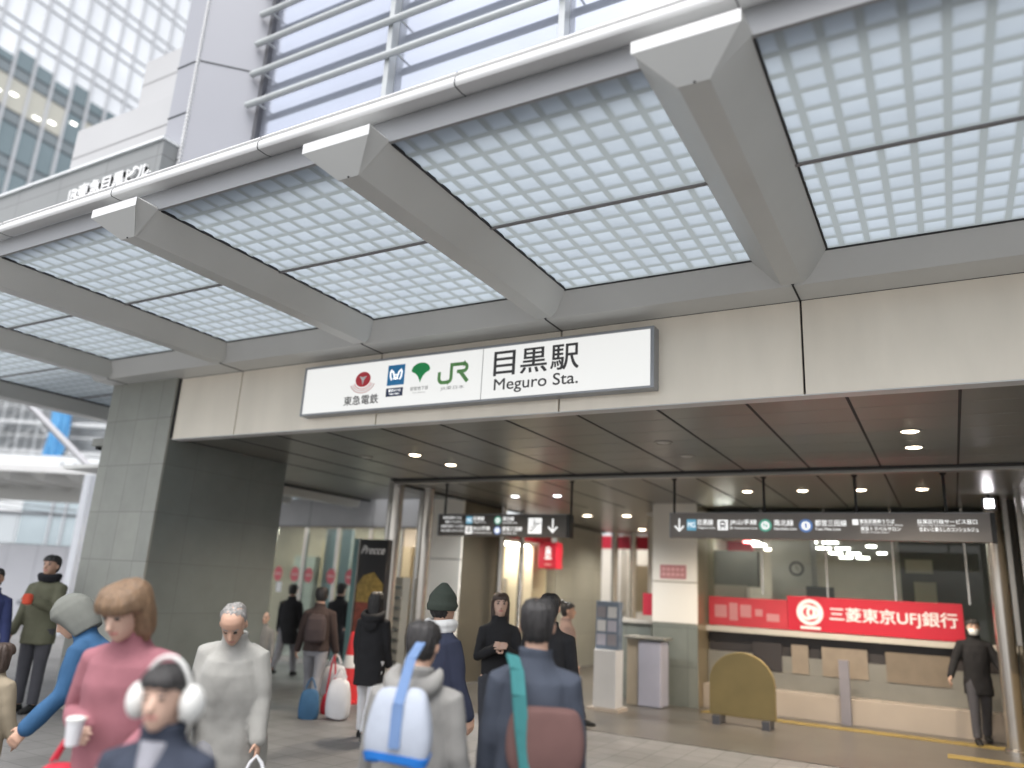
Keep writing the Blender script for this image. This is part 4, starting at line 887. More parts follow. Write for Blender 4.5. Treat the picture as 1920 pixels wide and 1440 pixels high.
for s in (6.3, 7.0, 8.35): b = MB(); b.bar(np_(s, 1.9, 0.1), np_(s, 6.9, 0.1), 0.1, 0.1, 'mullion_white'); b.build('upright', nb)
# scaffolded building
D = 52.0
A, Bp = px(-150, 800, D), px(100, 800, D); dd = Vector((Bp.x-A.x, Bp.y-A.y, 0)).normalized(); dn = Vector((dd.y, -dd.x, 0)); A.z = 0
sb = thing('scaffolded_building', 'building wrapped in steel scaffolding with a blue tarpaulin strip', 'building', (-52, 27, 0))
LB = (Bp-A).length
b = MB(); vs = [np_(-3, 0, -1.6), np_(LB, 0, -1.6), np_(LB, 0, -10), np_(-3, 0, -10)]; b.loft([vs, [v+Vector((0, 0, 15)) for v in vs]], 'scaffold_net', smooth=False); b.build('wall', sb)
b = MB()
for k in range(10):
    s = -2+k*1.25
    for off in (0, -1.0): b.tube([np_(s, 4, off), np_(s, 16, off)], 0.042, 'scaffold_steel', 6)
for z in [5+1.0*k for k in range(11)]:
    for off in (0, -1.0): b.tube([np_(-3, z, off), np_(LB, z, off)], 0.034, 'scaffold_steel', 6)
for k in range(5):
    for z in (6.8, 8.8, 10.8, 12.8): b.tube([np_(-2+k*2.5, z), np_(0.5+k*2.5, z+2 if k % 2 else z-2)], 0.03, 'scaffold_steel', 6)
b.build('scaffold_tube', sb)
b = MB()
for z in (6.8, 8.8, 10.8, 12.8): 
    vs = [np_(-3, z, 0.1), np_(LB, z, 0.1), np_(LB, z, -1.1), np_(-3, z, -1.1)]; b.loft([vs, [v+Vector((0, 0, 0.12)) for v in vs]], 'mullion_white' if z == 12.8 else 'scaffold_steel', smooth=False)
b.build('deck', sb)
for s, z in ((4.6, 8.9), (6.2, 6.9), (4.0, 10.9)):
    b = MB()
    for o_ in (0, 0.5): b.tube([np_(s+o_, z, 0.05), np_(s+o_+0.7, z+1.9, 0.05)], 0.03, 'mullion_white', 6)
    for k in range(7): b.tube([np_(s+0.1*k, z+0.27*k+0.1, 0.05), np_(s+0.5+0.1*k, z+0.27*k+0.1, 0.05)], 0.025, 'mullion_white', 6)
    b.build('ladder', sb)
T0, T1 = px(84, 830, 51.4), px(124, 830, 51.4)
b = MB(); cols = 10; rings = []
vs = []; fs = []
for i in range(cols+1):
    for j in range(9):
        p_ = T0.lerp(T1, i/cols); vs.append((p_.x+0.1*math.sin(i*1.7+j*0.4), p_.y-0.1*math.cos(i*1.3+j), 8.1+j*0.75))
for i in range(cols):
    for j in range(8): fs.append((i*9+j, (i+1)*9+j, (i+1)*9+j+1, i*9+j+1))
b.add(vs, fs, 'tarp_blue', True); b.bar(T0+Vector((-1.0, -0.3, 8.2-T0.z)), T1+Vector((-0.6, -0.3, 8.2-T1.z)), 0.3, 0.9, 'tarp_blue'); b.build('tarpaulin', sb)
# office block right of it
D = 56.0
A, Bp = px(110, 800, D), px(260, 800, D); dd = Vector((Bp.x-A.x, Bp.y-A.y, 0)).normalized(); dn = Vector((dd.y, -dd.x, 0)); A.z = 0; LB = (Bp-A).length
ob_ = thing('office_block', 'white office block with dark window bands next to the blue tarpaulin', 'building', (-54, 33, 0))
b = MB(); vs = [np_(-1, 0), np_(LB, 0), np_(LB, 0, -9), np_(-1, 0, -9)]; b.loft([vs, [v+Vector((0, 0, 19)) for v in vs]], 'block_white', smooth=False); b.build('wall', ob_)
for z0, z1, mm in ((9.6, 11.0, 'block_pane'), (11.1, 12.4, 'block_pane_lit'), (12.9, 13.6, 'block_pane'), (6.0, 7.6, 'block_pane')):
    b = MB(); b.bar(np_(0.2, (z0+z1)/2, 0.03), np_(3.4, (z0+z1)/2, 0.03), 0.06, z1-z0, mm); b.build('window', ob_)
b = MB()
for s in (1.2, 2.3): b.bar(np_(s, 9.5, 0.07), np_(s, 13.6, 0.07), 0.05, 0.06, 'block_grey')
b.bar(np_(-1, 8.4, 0.3), np_(LB, 8.0, 0.3), 0.6, 0.12, 'mullion_white'); b.build('window_bar', ob_)
cb = thing('overhead_cable', 'two thin sagging overhead cables crossing the street beyond the pillar', 'cable', (-28, 17, 5))
for dv in (0, 9):
    pts = []
    for k in range(9): pts.append(px(-60+k*35, 930+k*4.2+dv+4*math.sin(k*PI/8), 30))
    b = MB(); b.tube(pts, 0.022, 'cable_black', 6); b.build('wire', cb)

# ------------------------------------------------------------------ people
def remesh(mb, voxel, smooth=3, folds=0.0, seed=0.0):
    """one continuous skin round everything in mb"""
    me = mb.mesh('form'); me.materials.clear(); o = bpy.data.objects.new('form', me); COL.objects.link(o)
    r = o.modifiers.new('r', 'REMESH'); r.mode = 'VOXEL'; r.voxel_size = voxel
    if smooth: q = o.modifiers.new('s', 'SMOOTH'); q.factor = 0.5; q.iterations = smooth
    bpy.context.view_layer.update()
    out = bpy.data.meshes.new_from_object(o.evaluated_get(bpy.context.evaluated_depsgraph_get()))
    bpy.data.objects.remove(o); bpy.data.meshes.remove(me)
    if folds:
        nn = [v.normal.copy() for v in out.vertices]
        for v, n in zip(out.vertices, nn):
            c = v.co; f = noise.noise(Vector((c.x*7+seed, c.y*7, c.z*4.5)))*1.0+noise.noise(Vector((c.x*17, c.y*17+seed, c.z*11)))*0.45
            v.co = c+n*f*folds
    out.polygons.foreach_set('use_smooth', [True]*len(out.polygons)); out.update()
    return out
def put(me, name, parent, mats):
    me.name = name
    for k in mats: me.materials.append(MATS[k])
    o = bpy.data.objects.new(name, me); COL.objects.link(o); o.parent = parent; return o
def ring_e(c, w, f, b, mtx, n=20, p=2.3):
    out = []
    for k in range(n):
        a = 2*PI*k/n; ca, sa = math.cos(a), math.sin(a)
        x = math.copysign(abs(ca)**(2/p), ca)*w; y = math.copysign(abs(sa)**(2/p), sa); y = y*b if y > 0 else y*f
        out.append(mtx @ Vector((c[0]+x, c[1]+y, c[2])))
    return out
def person(label, u, v, z, turn, h=None, skin='skin', hair='hair_black', style='short', top='black_coat', hem=0.80, bulk=1.0, legs='dark_trousers', shoe='shoe_black',
           lean=0, nod=0, look=0, arms=((8, 8, 12, 0), (8, 8, 12, 0)), stride=(0, 0, 0, 0), hat=None, scarf=None, extra=(), vox=0.010, group=None, inner=None, mask=False, sh=1.0):
    sh *= .92; bulk = 1+(bulk-1)*.8
    P = px(u, v, z)
    root = thing('person', label, 'person', (P.x, P.y, 0), R_(turn), group)
    L = Matrix.Rotation(R_(lean), 4, 'X')
    # legs
    hipz = 0.90; chain = []
    def leg(s, th, kn):
        a = R_(th); hp = Vector((s*0.088, 0, hipz)); kp = hp+Vector((0, -math.sin(a), -math.cos(a)))*0.43
        c = R_(th-kn); ap = kp+Vector((0, -math.sin(c), -math.cos(c)))*0.40; return hp, kp, ap
    lg = [leg(-1, stride[0], stride[1]), leg(1, stride[2], stride[3])]
    low = min(l[2].z for l in lg)-0.075; dz = -low
    hip = Vector((0, 0, hipz+dz))
    lg = [[q+Vector((0, 0, dz)) for q in l] for l in lg]
    TM = Matrix.Translation(hip) @ L                       # torso frame, origin at the hips
    HM = TM @ Matrix.Translation((0, -0.005, 0.530)) @ Matrix.Rotation(R_(look), 4, 'Z') @ Matrix.Rotation(R_(nod), 4, 'X') @ Matrix.Translation((0, -0.01, 0.055))
    top_ = HM @ Vector((0, 0, .238)); S = P.z/top_.z if h is None else h/1.72   # the pose fixes how tall the figure is
    off_ = Matrix.Rotation(R_(turn), 3, 'Z') @ (Vector((top_.x, top_.y, 0))*S); root.location = (P.x-off_.x, P.y-off_.y, 0)
    # arms
    AR = []
    for s, (sw, ab, eb, inw) in zip((-1, 1), arms):
        a, b_ = R_(sw), R_(ab); sp = TM @ Vector((s*0.172*sh, 0.01, 0.468))
        L3 = L.to_3x3()
        d1 = L3 @ Vector((s*math.sin(b_), -math.sin(a)*math.cos(b_), -math.cos(a)*math.cos(b_)))
        a2 = R_(sw+eb); b2 = R_(ab-inw); d2 = L3 @ Vector((s*math.sin(b2), -math.sin(a2)*math.cos(b2), -math.cos(a2)*math.cos(b2)))
        ep = sp+d1*0.285; wp = ep+d2*0.245; AR.append((s, sp, ep, wp, d1, d2))
    sc = lambda pts: [p_*S for p_ in pts]
    # ---- body, one continuous skin
    B = MB(); m = 'skin'
    hr_ = [(-0.005, .028, .080, .02), (.02, .046, .094, .03), (.05, .058, .096, .062), (.085, .066, .094, .082), (.12, .072, .089, .096), (.15, .0745, .093, .101), (.18, .071, .084, .098), (.205, .057, .062, .080), (.222, .032, .032, .048)]
    B.loft([sc(ring_e((0, 0, zz), w_, f_, b_, HM)) for zz, w_, f_, b_ in hr_], m)
    nose = [HM @ Vector(q) for q in ((0, -.088, .122), (0, -.100, .100), (0, -.112, .082), (0, -.100, .073))]
    B.tube(sc(nose), [q*S for q in (.010, .013, .016, .012)], m, 10, roundcap=True)
    for s in (-1, 1):
        B.ell(HM @ Vector((s*.076, .012, .100))*S, (.011*S, .021*S, .033*S), m, 12, 8, (HM.to_3x3() @ Matrix.Rotation(s*0.35, 3, 'Z')))
        B.ell(HM @ Vector((s*.030, -.083, .120))*S, (.016*S, .012*S, .010*S), m, 10, 7, HM.to_3x3())
    B.ell(HM @ Vector((0, -.094, .052))*S, (.025*S, .010*S, .010*S), m, 10, 7, HM.to_3x3())
    B.tube(sc([TM @ Vector((0, .02, .46)), TM @ Vector((0, .012, .54)), HM @ Vector((0, .012, .03)), HM @ Vector((0, .005, .07))]), [.062*S, .056*S, .054*S, .05*S], m, 14)
    tr = [(-.10, .125, .085, .10), (0, .150, .095, .115), (.12, .135, .090, .095), (.26, .145, .10, .10), (.38, .160*sh, .10, .10), (.46, .165*sh, .075, .085), (.51, .09, .05, .06)]
    B.loft([sc(ring_e((0, 0, zz), w_*.84, f_*.84, b_*.84, TM)) for zz, w_, f_, b_ in tr], m)
    for s, sp, ep, wp, d1, d2 in AR:
        B.tube(sc([sp-Vector((s*.03*S, 0, .02)), sp.lerp(ep, .5), ep, ep.lerp(wp, .4), wp]), [q*S for q in (.036, .038, .034, .034, .026)], m, 12, roundcap=True)
        n_ = Vector((-s, 0, 0)); n_ = (n_-d2*n_.dot(d2)).normalized(); w_ = d2.cross(n_)
        B.loft([sc([wp+d2*t+(w_*math.cos(a)*wi+n_*math.sin(a)*th) for a in [2*PI*k/12 for k in range(12)]]) for t, wi, th in ((-.01, .026, .020), (.02, .032, .018), (.06, .040, .016), (.092, .040, .013))], m)
        for q, (of, ln) in enumerate(((-.031, .062), (-.0105, .075), (.0105, .080), (.031, .068))):
            a0 = wp+d2*.082+w_*of; c1 = R_(18+4*q); c2 = R_(50+5*q)
            a1 = a0+(d2*math.cos(c1)+n_*math.sin(c1))*ln*.5; a2 = a1+(d2*math.cos(c2)+n_*math.sin(c2))*ln*.5
            B.tube(sc([a0, a1, a2]), [.0092*S, .0085*S, .0072*S], m, 8, roundcap=True)
        fwd = w_ if (w_.dot(L.to_3x3() @ Vector((0, -1, 0)))) > 0 else -w_
        t0 = wp+d2*.022+fwd*.024; t1 = t0+(d2*.6+fwd*.62+n_*.3).normalized()*.042; t2 = t1+(d2*.85+fwd*.25+n_*.45).normalized()*.034
        B.tube(sc([t0, t1, t2]), [.0125*S, .0105*S, .0085*S], m, 8, roundcap=True)
    for hp, kp, ap in lg: B.tube(sc([hp, hp.lerp(kp, .5), kp, kp.lerp(ap, .35), ap]), [q*S for q in (.080, .068, .052, .050, .036)], m, 12, roundcap=True)
    me = remesh(B, max(vox*.75, .0062), 2)
    HI = (Matrix.Scale(S, 4) @ HM).inverted()
    body = put(me, 'body', root, [skin, 'lip', 'eye_dark', hair])
    for pgn in me.polygons:
        q = HI @ pgn.center
        if q.y < -.06 and pgn.normal.dot(HM.to_3x3() @ Vector((0, -1, 0))) > 0.1:
            ax = abs(q.x)
            if abs(q.z-.052) < .0075 and ax < .023: pgn.material_index = 1
            elif abs(q.z-.121) < .0075 and abs(ax-.030) < .012: pgn.material_index = 2
            elif abs(q.z-.139) < .005 and abs(ax-.031) < .018: pgn.material_index = 3
    sd_ = u*.013
    # ---- coat
    C = MB(); k = bulk; hz = hem-hipz
    rr = [(hz, .165*k, .115*k, .135*k), (hz*.5+.0, .165*k, .115*k, .13*k), (.08, .155*k, .11*k, .118*k), (.22, .158*k, .118*k, .118*k), (.36, .172*sh*(.5+.5*k), .118*k, .118*k), (.44, .180*sh, .100*k, .108*k), (.485, .142*sh, .082, .096), (.52, .095, .072, .086), (.545, .080, .070, .080), (.590, .082, .076, .084)]
    if hz > -.03: rr = [(hz, .158*k, .112*k, .128*k)]+rr[2:]
    C.loft([sc(ring_e((0, 0, zz), w_, f_, b_, TM, 24)) for zz, w_, f_, b_ in rr], m)
    for s, sp, ep, wp, d1, d2 in AR:
        a0 = TM @ Vector((s*.11*sh, .005, .462))
        C.tube(sc([a0, sp+d1*.03, sp.lerp(ep, .5), ep, ep.lerp(wp, .5), wp+d2*.012]), [q*S*(.55+.45*k) for q in (.054, .066, .065, .058, .052, .047)], m, 14, roundcap=True)
    coat = put(remesh(C, vox, 3, .011*S, sd_), 'coat', root, [top])
    # ---- trousers
    T_ = MB()
    T_.loft([sc(ring_e((0, 0, zz), w_, f_, b_, TM)) for zz, w_, f_, b_ in ((-.13, .13, .09, .10), (0, .155, .10, .118), (.10, .148, .098, .108))], m)
    for hp, kp, ap in lg: T_.tube(sc([hp, hp.lerp(kp, .5), kp, kp.lerp(ap, .5), ap+Vector((0, 0, .01))]), [q*S for q in (.098, .086, .070, .063, .060)], m, 14, roundcap=False)
    put(remesh(T_, max(vox, .010), 2, .006*S, sd_+5), 'trousers', root, [legs])
    for hp, kp, ap in lg:
        F = MB(); base = ap.z-.075
        rg = []
        for yy, w_, hh in ((.075, .030, .05), (.05, .038, .085), (0, .042, .10), (-.06, .044, .075), (-.13, .046, .055), (-.175, .036, .042), (-.192, .018, .03)):
            rg.append(sc([Vector((ap.x+w_*math.cos(a), ap.y+yy, base+(hh*(.5+.5*math.sin(a)) if math.sin(a) > 0 else hh*(.5+.5*max(-1, 1.6*math.sin(a)))))) for a in [2*PI*q/14 for q in range(14)]]))
        F.loft(rg, shoe); F.build('shoe', root, world=False)
    # ---- hair / hat
    Hh = MB()
    g = .012
    full = [(.225, .040, .040, .055), (.212, .062, .072, .09), (.185, .080, .098, .112), (.158, .085, .104 if style != 'bald' else .06, .115)]
    if style == 'short': part_ = [(.135, .084, .045, .115), (.10, .080, .000, .112), (.06, .070, -.03, .100), (.03, .055, -.045, .080)]
    elif style == 'bald': full = [(.226, .036, .030, .05), (.212, .058, .04, .088), (.185, .078, .05, .108), (.158, .082, .04, .112)]; part_ = [(.12, .081, .0, .110), (.08, .074, -.03, .10), (.05, .06, -.05, .085)]
    elif style == 'bob': full = [(.235, .05, .05, .065), (.22, .08, .085, .105), (.19, .100, .112, .125), (.16, .108, .116, .13)]; part_ = [(.14, .112, .108, .132), (.12, .114, .045, .132), (.06, .116, .03, .13), (.0, .112, .025, .122), (-.035, .095, .0, .10)]
    elif style == 'long': part_ = [(.135, .092, .055, .118), (.08, .094, .02, .116), (.0, .092, .01, .105), (-.08, .092, .0, .10), (-.18, .085, -.02, .10), (-.24, .06, -.04, .085)]
    elif style == 'bun': part_ = [(.135, .084, .045, .115), (.10, .080, .000, .112), (.05, .066, -.03, .096), (.02, .05, -.05, .075)]
    Hh.loft([sc(ring_e((0, .004, zz), w_, f_, b_, HM, 22)) for zz, w_, f_, b_ in (full+part_)[::-1]], m)
    if style == 'bun': Hh.ell(HM @ Vector((0, .09, .215))*S, (.042*S, .042*S, .045*S), m, 14, 9)
    hm = remesh(Hh, .0075, 1)
    HN = (Matrix.Scale(S, 4) @ HM).inverted()
    nn = [v.normal.copy() for v in hm.vertices]
    for vv, n_ in zip(hm.vertices, nn):                       # locks of hair running down from the crown
        q = HN @ vv.co; an = math.atan2(q.y, q.x)
        f = noise.noise(Vector((math.cos(an)*4.2+sd_, math.sin(an)*4.2, q.z*3)))*.010+noise.noise(Vector((math.cos(an)*13, math.sin(an)*13+sd_, q.z*7)))*.007
        low = max(0.0, (.16-q.z)/.16) if q.y < .03 else 0
        vv.co = vv.co+n_*f*S+Vector((0, 0, noise.noise(Vector((math.cos(an)*7+sd_, math.sin(an)*7, 1)))*.016*min(1, low*2)))*S
    put(hm, 'hair', root, [hair])
    if hat:
        K = MB(); pr = [(.115, .094, .098, .118), (.135, .099, .105, .124), (.16, .099, .105, .124), (.165, .092, .100, .118), (.20, .088, .09, .108), (.235, .066, .062, .082), (.262, .030, .028, .04)]
        if hat[1] == 'hood': pr = [(-.03, .10, .03, .13), (.03, .112, .05, .145), (.10, .116, .075, .15), (.16, .112, .115, .145), (.21, .094, .10, .12), (.245, .06, .06, .08), (.262, .03, .03, .04)]
        if hat[1] == 'peak': pr = [(.08, .100, .09, .122), (.12, .108, .118, .128), (.14, .096, .104, .12), (.20, .085, .09, .104), (.25, .05, .045, .06), (.285, .02, .018, .024)]
        K.loft([sc(ring_e((0, .004, zz), w_, f_, b_, HM, 22)) for zz, w_, f_, b_ in pr], m)
        put(remesh(K, .008, 2, .004*S, sd_+3), 'hat', root, [hat[0]])
    if scarf:
        K = MB()
        for q in range(2):
            pts = [TM @ Vector((math.cos(a)*(.088+.01*q), math.sin(a)*(.086+.012*q)-.005, .535+.035*q+.008*math.sin(2*a+q))) for a in [2*PI*j/16 for j in range(17)]]
            K.tube(sc(pts), .034*S, m, 10)
        put(remesh(K, .009, 2, .005*S, sd_+4), 'scarf', root, [scarf])
    if inner:
        K = MB(); K.loft([sc(ring_e((0, -.03, zz), w_, f_, b_, TM)) for zz, w_, f_, b_ in ((.18, .045, .1*k, .02), (.34, .05, .098*k, .02), (.46, .055, .085, .03), (.535, .062, .056, .06))], m)
        put(remesh(K, .009, 2), 'shirt', root, [inner])
    if mask:
        K = MB(); K.loft([sc(ring_e((0, 0, zz), w_, f_, b_, HM)) for zz, w_, f_, b_ in ((.0, .05, .10, -.03), (.03, .063, .112, -.02), (.06, .069, .118, -.01), (.088, .068, .108, -.01))], m)
        put(remesh(K, .008, 2), 'face_mask', root, ['mask_white'])
    if 'earmuffs' in extra:
        K = MB()
        K.tube(sc([HM @ Vector((.098*math.cos(a), .01, .10+.155*math.sin(a))) for a in [PI*j/14 for j in range(15)]]), .009*S, 'fleece_white', 8); K.build('earmuff_band', root, world=False)
        for s in (-1, 1):
            K = MB(); K.ell(HM @ Vector((s*.105, .01, .085))*S, (.048*S, .062*S, .072*S), 'fleece_white', 18, 12)
            put(remesh(K, .008, 1, .006, s), 'earmuff', root, ['fleece_white'])
    if 'backpack' in extra:
        K = MB(); K.loft([sc(ring_e((0, .17, zz), w_, f_, b_, TM, 20, 4)) for zz, w_, f_, b_ in ((.06, .10, .06, .07), (.09, .14, .08, .10), (.24, .145, .085, .11), (.38, .13, .08, .09), (.44, .09, .06, .05))], m)
        put(remesh(K, .010, 2, .006, 2), 'backpack', root, ['pack_dark'])
    if 'hood' in extra:
        K = MB(); K.tube(sc([TM @ Vector((.115*math.cos(a), .03+.125*math.sin(a), .555-.07*math.sin(a))) for a in [R_(-15+210*j/14) for j in range(15)]]), [S*(.022+.040*math.sin(PI*j/14)) for j in range(15)], m, 12, roundcap=True)
        K.ell(TM @ Vector((0, .150, .43))*S, (.10*S, .045*S, .10*S), m, 14, 9, L.to_3x3()); put(remesh(K, .009, 3, .010*S, 4), 'hood', root, [top])
    W = lambda q: Matrix.LocRotScale(root.location, root.rotation_euler, None) @ (q*S)
    root['kind'] = 'thing'
    return {'root': root, 'elbow': [W(a[2]) for a in AR], 'wrist': [W(a[3]+a[5]*.09) for a in AR], 'W': W, 'TM': TM, 'HM': HM, 'S': S}
def soft_bag(name, label, at, w_, d_, hgt, m, rot=0, base=None, basem=None, handle=None, flare=1.1, hand=0.12):
    """a sagging carrier bag hanging below the point its handles are held at"""
    o = thing(name, label, 'bag', tuple(at), rot)
    b = MB(); n = 22; rings = []
    for zz, k in ((-hgt, .82), (-hgt*.97, .98), (-hgt*.7, 1.08), (-hgt*.35, 1.0*flare/1.1), (0, .8)):
        rings.append([(w_/2*k*math.copysign(abs(math.cos(a))**.7, math.cos(a)), d_/2*k*math.copysign(abs(math.sin(a))**.7, math.sin(a))*(1 if zz < 0 else .35), zz-hand+0.012*math.sin(3*a+zz*9)) for a in [2*PI*q/n for q in range(n)]])
    if base:
        bi = MB(); bi.loft([[(x*1.02, y*1.03, z) for x, y, z in r] for r in rings[:2]]+[[(x*1.02, y*1.03, z) for x, y, z in [tuple(Vector(p).lerp(Vector(q), .5)) for p, q in zip(rings[1], rings[2])]]], basem); bi.build('base_panel', o, world=False)
    b.loft(rings, m); me = b.mesh('sack')
    for v in me.vertices: v.co += Vector((noise.noise(v.co*14), noise.noise(v.co*14+Vector((5, 0, 0))), 0))*.012
    sob = bpy.data.objects.new('sack', me); COL.objects.link(sob); sob.parent = o
    sb_ = sob.modifiers.new('sub', 'SUBSURF'); sb_.levels = 1; sb_.render_levels = 2
    h = MB()
    for s in (-1, 1): h.tube([(-w_*.25, s*d_*.12, -hand), (-w_*.12, s*.012, -hand*.3), (0, s*.006, 0), (w_*.12, s*.012, -hand*.3), (w_*.25, s*d_*.12, -hand)], .009, handle or m, 8, flat=.5)
    h.build('handle', o, world=False)
    return o

wlk = (22, 8, -18, 22)
q1 = person('older woman in a pink knit jacket with brown bobbed hair looking down', 225, 1098, 3.35, 22, skin='skin_pale', hair='hair_brown', style='bob', top='pink_knit', hem=.72, bulk=1.32, lean=5, nod=24, look=-4, arms=((-6, 16, 92, 52), (18, 14, 40, 26)), vox=.0085, sh=1.06, stride=wlk)
q2 = person('boy in navy jacket wearing white fluffy earmuffs at the front', 316, 1240, 2.45, 26, skin='skin_pale', style='short', top='navy_jacket', hem=.80, bulk=1.12, nod=6, arms=((8, 10, 14, 4), (8, 10, 14, 4)), extra=('earmuffs',), inner='grey_inner', vox=.008, stride=wlk)
q3 = person('stooping grey haired old man in a long oatmeal coat', 436, 1142, 4.45, 30, hair='hair_grey', style='bald', top='oat_coat', hem=.50, bulk=1.6, lean=13, nod=30, look=8, arms=((14, 9, 20, 0), (10, 8, 16, 0)), legs='grey_trousers', stride=wlk)
q4 = person('man in an olive coat and black scarf facing the street at the left', 100, 1044, 9.2, 26, h=1.76, top='olive_coat', hem=.72, bulk=1.15, scarf='scarf_black', arms=((10, 8, 10, 0), (24, 10, 88, 40)), legs='charcoal_trousers')
q5 = person('leaning person in a bright blue jacket with a grey hood', 118, 1127, 4.7, -55, style='short', top='blue_jacket', hem=.76, bulk=1.2, lean=26, nod=12, hat=('hat_grey', 'hood'), arms=((20, 8, 20, 0), (34, 8, 30, 0)), legs='charcoal_trousers', stride=wlk)
q6 = person('person in a deep blue coat cut off by the left picture edge', -6, 1076, 8.6, 60, h=1.62, top='deep_blue', hem=.7, legs='charcoal_trousers', stride=wlk)
q7 = person('small person in a tan coat at the lower left edge', 8, 1205, 5.0, 200, style='bob', hair='hair_dark_brown', top='tan_coat', hem=.62, bulk=1.2, legs='jeans')
q8 = person('person in a long black coat walking away, leftmost before the glass doors', 552, 1094, 13.6, 205, top='black_coat', hem=.62, bulk=1.12, legs='grey_trousers', stride=wlk)
q9 = person('person with a dark backpack and grey trousers carrying shopping bags', 606, 1099, 10.2, 212, hair='hair_black', top='brown_black', hem=.84, bulk=1.15, legs='grey_trousers', extra=('backpack',), stride=(-14, 18, 20, 6), arms=((4, 12, 10, 0), (4, 12, 10, 0)))
q10 = person('dark clothed person far back between the doors and the poster stand', 642, 1092, 13.4, 190, top='black_coat', hem=.7, legs='dark_trousers', stride=wlk)
q11 = person('woman with long black hair in a puffy black coat and white trousers', 708, 1107, 8.7, 200, style='long', top='black_coat', extra=('hood',), hem=.62, bulk=1.15, legs='white_trousers', arms=((4, 6, 18, 0), (4, 6, 18, 0)), sh=.94, stride=(-10, 14, 14, 6))
q12 = person('tall person with dark green knit hat and white scarf in a navy coat', 834, 1104, 5.6, 165, top='navy_coat', hem=.6, bulk=1.15, hat=('hat_green', 'peak'), scarf='scarf_white', legs='charcoal_trousers', stride=wlk)
q13 = person('person in a loose grey jacket with dark hair seen from behind', 800, 1160, 3.55, 196, hair='hair_black', style='short', top='grey_jacket', extra=('hood',), hem=.62, bulk=1.3, sh=1.08, nod=8, legs='grey_trousers', arms=((6, 9, 14, 0), (6, 10, 14, 0)), vox=.009, stride=wlk)
q14 = person('man in a slate blue jacket with a teal bag strap seen from behind', 1010, 1118, 3.55, 208, hair='hair_black', style='short', top='slate_jacket', hem=.74, bulk=1.1, sh=.96, legs='jeans', arms=((6, 7, 16, 0), (6, 7, 16, 0)), vox=.0085, stride=wlk)
q15 = person('long haired woman in black facing us with hands together at her chest', 940, 1109, 7.4, 34, skin='skin_pale', hair='hair_dark_brown', style='long', top='black_coat', hem=.72, bulk=1.0, sh=.92, arms=((16, 10, 100, 46), (16, 10, 100, 46)), legs='dark_trousers', stride=(14, 6, -12, 14))
q16 = person('person in a dusty brown coat with black hair bun walking inside', 1066, 1128, 10.4, 120, style='bun', top='brown_coat', hem=.62, bulk=1.22, legs='charcoal_trousers', stride=wlk)
q17 = person('person in a black coat with a white face mask in front of the bank', 1822, 1156, 10.6, 8, h=1.62, top='black_coat', hem=.66, bulk=1.15, mask=True, skin='skin_pale', arms=((6, 24, 22, 4), (6, 24, 22, 4)), legs='charcoal_trousers', stride=(12, 6, -10, 12))
q18 = person('grey clothed person half hidden beside the old man in the oatmeal coat', 499, 1146, 10.5, 30, skin='skin_pale', hair='hair_grey', style='bald', top='grey_jacket', hem=.7, legs='grey_trousers')
q19 = person('black haired person mostly hidden behind the man in the slate jacket', 1033, 1110, 6.2, 200, top='black_coat', hem=.7, style='short')

# what they carry
soft_bag('shopping_bag', 'red shopping bag at the lower left beside the woman in pink', q1['elbow'][0].lerp(q1['wrist'][0], .35)+Vector((0, 0, -.05)), .30, .16, .30, 'bag_red', R_(30))
o = thing('paper_cup', 'white round lidded cup held by the woman in pink', 'cup', tuple(q1['wrist'][0]+Vector((.06, -.06, .02))))
b = MB(); b.lathe([(.026, -.045), (.034, .045)], 'plastic_white', 20); b.build('cup', o, world=False); b = MB(); b.lathe([(.036, .045), (.037, .055), (.030, .062)], 'fleece_white', 20); b.build('lid', o, world=False)
soft_bag('carrier_bag', 'white carrier bag with red print held by the old man', q3['wrist'][1]+Vector((.02, -.02, 0)), .26, .15, .30, 'plastic_white', R_(40), True, 'plastic_red')
w9 = q9['wrist'][0]
soft_bag('carrier_bag', 'white carrier bag hanging from the hand of the person with the dark backpack', w9+Vector((0, 0, .03)), .32, .2, .40, 'plastic_white', R_(20))
soft_bag('shopping_bag', 'small red shopping bag hanging below the white bag of the backpack wearer', w9+Vector((.07, -.12, .03)), .22, .12, .26, 'bag_red', R_(25), hand=.46)
c = px(641, 1250, 9.5); soft_bag('carrier_bag', 'white bag standing on the floor in front of the red cone', (c.x, c.y, .605), .29, .18, .47, 'plastic_white', R_(25))
c = px(583, 1290, 9.4); soft_bag('shopping_bag', 'blue shopping bag standing on the floor by the backpack wearer', (c.x, c.y, .47), .24, .14, .36, 'blue_bag', R_(35))
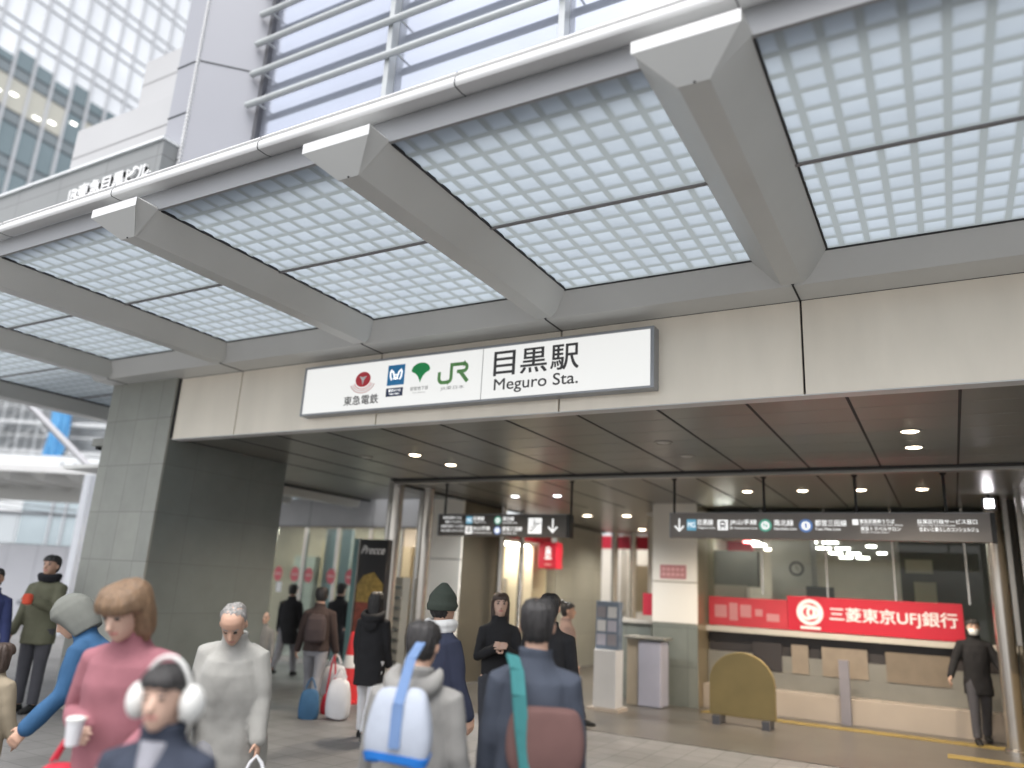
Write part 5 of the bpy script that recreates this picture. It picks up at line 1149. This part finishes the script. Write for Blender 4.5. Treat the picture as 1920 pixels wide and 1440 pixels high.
# tote on the shoulder of the grey jacket
tw_, S_ = q13['W'], q13['S']
c = px(750, 1352, 3.10)
ob2 = thing('tote_bag', 'white tote bag with blue base and blue strap on the grey jacketed shoulder', 'bag', (c.x, c.y, c.z), R_(24))
b = MB(); n = 24
prof2 = [(-.15, .66), (-.145, .84), (-.10, .96), (-.02, .94), (.07, .78), (.13, .62)]
rg = [[(.145*k*math.copysign(abs(math.cos(a))**.6, math.cos(a)), (.075 if z_ < .1 else .04)*k*math.copysign(abs(math.sin(a))**.6, math.sin(a)), z_+.012*math.sin(2*a+4*z_)) for a in [2*PI*q/n for q in range(n)]] for z_, k in prof2]
b.loft(rg, 'tote_white'); t_ = b.build('sack', ob2, world=False); t_.modifiers.new('sub', 'SUBSURF').render_levels = 2
b = MB(); b.loft([[(x*1.03, y*1.04, z_-.004) for x, y, z_ in r] for r in rg[:2]]+[[(x*1.03, y*1.04, z_) for x, y, z_ in [tuple(Vector(p).lerp(Vector(q), .62)) for p, q in zip(rg[1], rg[2])]]], 'tote_blue'); b.build('base_panel', ob2, world=False)
b = MB(); b.bar((0, -.078, -.09), (0, -.066, .07), .045, .006, 'strap_blue', (0, 1, 0)); b.bar((0, -.062, .07), (.012, .06, .235), .042, .008, 'strap_blue', (0, 1, 0)); b.bar((.012, .06, .235), (.02, .2, .29), .042, .008, 'strap_blue', (0, 0, 1)); b.build('strap', ob2, world=False)
# teal strap and brown shoulder bag of the slate jacket man
tw_ = q14['W']; TM_ = q14['TM']
c = px(1022, 1385, 3.24)
ob3 = thing('shoulder_bag', 'reddish brown shoulder bag on a wide teal strap worn by the slate jacketed man', 'bag', (c.x, c.y, c.z), R_(28))
b = MB(); rg = [[(.165*k*math.copysign(abs(math.cos(a))**.6, math.cos(a)), .06*k*math.copysign(abs(math.sin(a))**.6, math.sin(a)), z_) for a in [2*PI*q/n for q in range(n)]] for z_, k in ((-.14, .7), (-.13, .92), (-.05, 1.05), (.05, 1.0), (.11, .86), (.125, .7))]
b.loft(rg, 'bag_brown'); b.build('pouch', ob3, world=False).modifiers.new('sub', 'SUBSURF').render_levels = 2
b = MB(); pts = [tuple(tw_(TM_ @ Vector(q))) for q in ((.06, .02, .555), (.075, .10, .50), (.085, .150, .40), (.07, .162, .26), (.045, .168, .12), (.01, .185, -.02))]
for p_, q_ in zip(pts[:-1], pts[1:]): b.bar(p_, q_, .062, .012, 'strap_teal', tuple((Vector((math.sin(R_(28)), -math.cos(R_(28)), 0.1)))))
b.build('strap', ob3)
o = MB(); w2 = q4['wrist'][1]; o.lathe([(.02, -.06), (.05, -.05), (.055, .0), (.05, .05), (.02, .06)], 'glove_red', 14, tuple(w2)); tag(o.build('red_pouch'), 'small red pouch held at the chest of the man in the olive coat', 'pouch')

bpy.data.objects.remove(_fo); bpy.data.curves.remove(_fc)
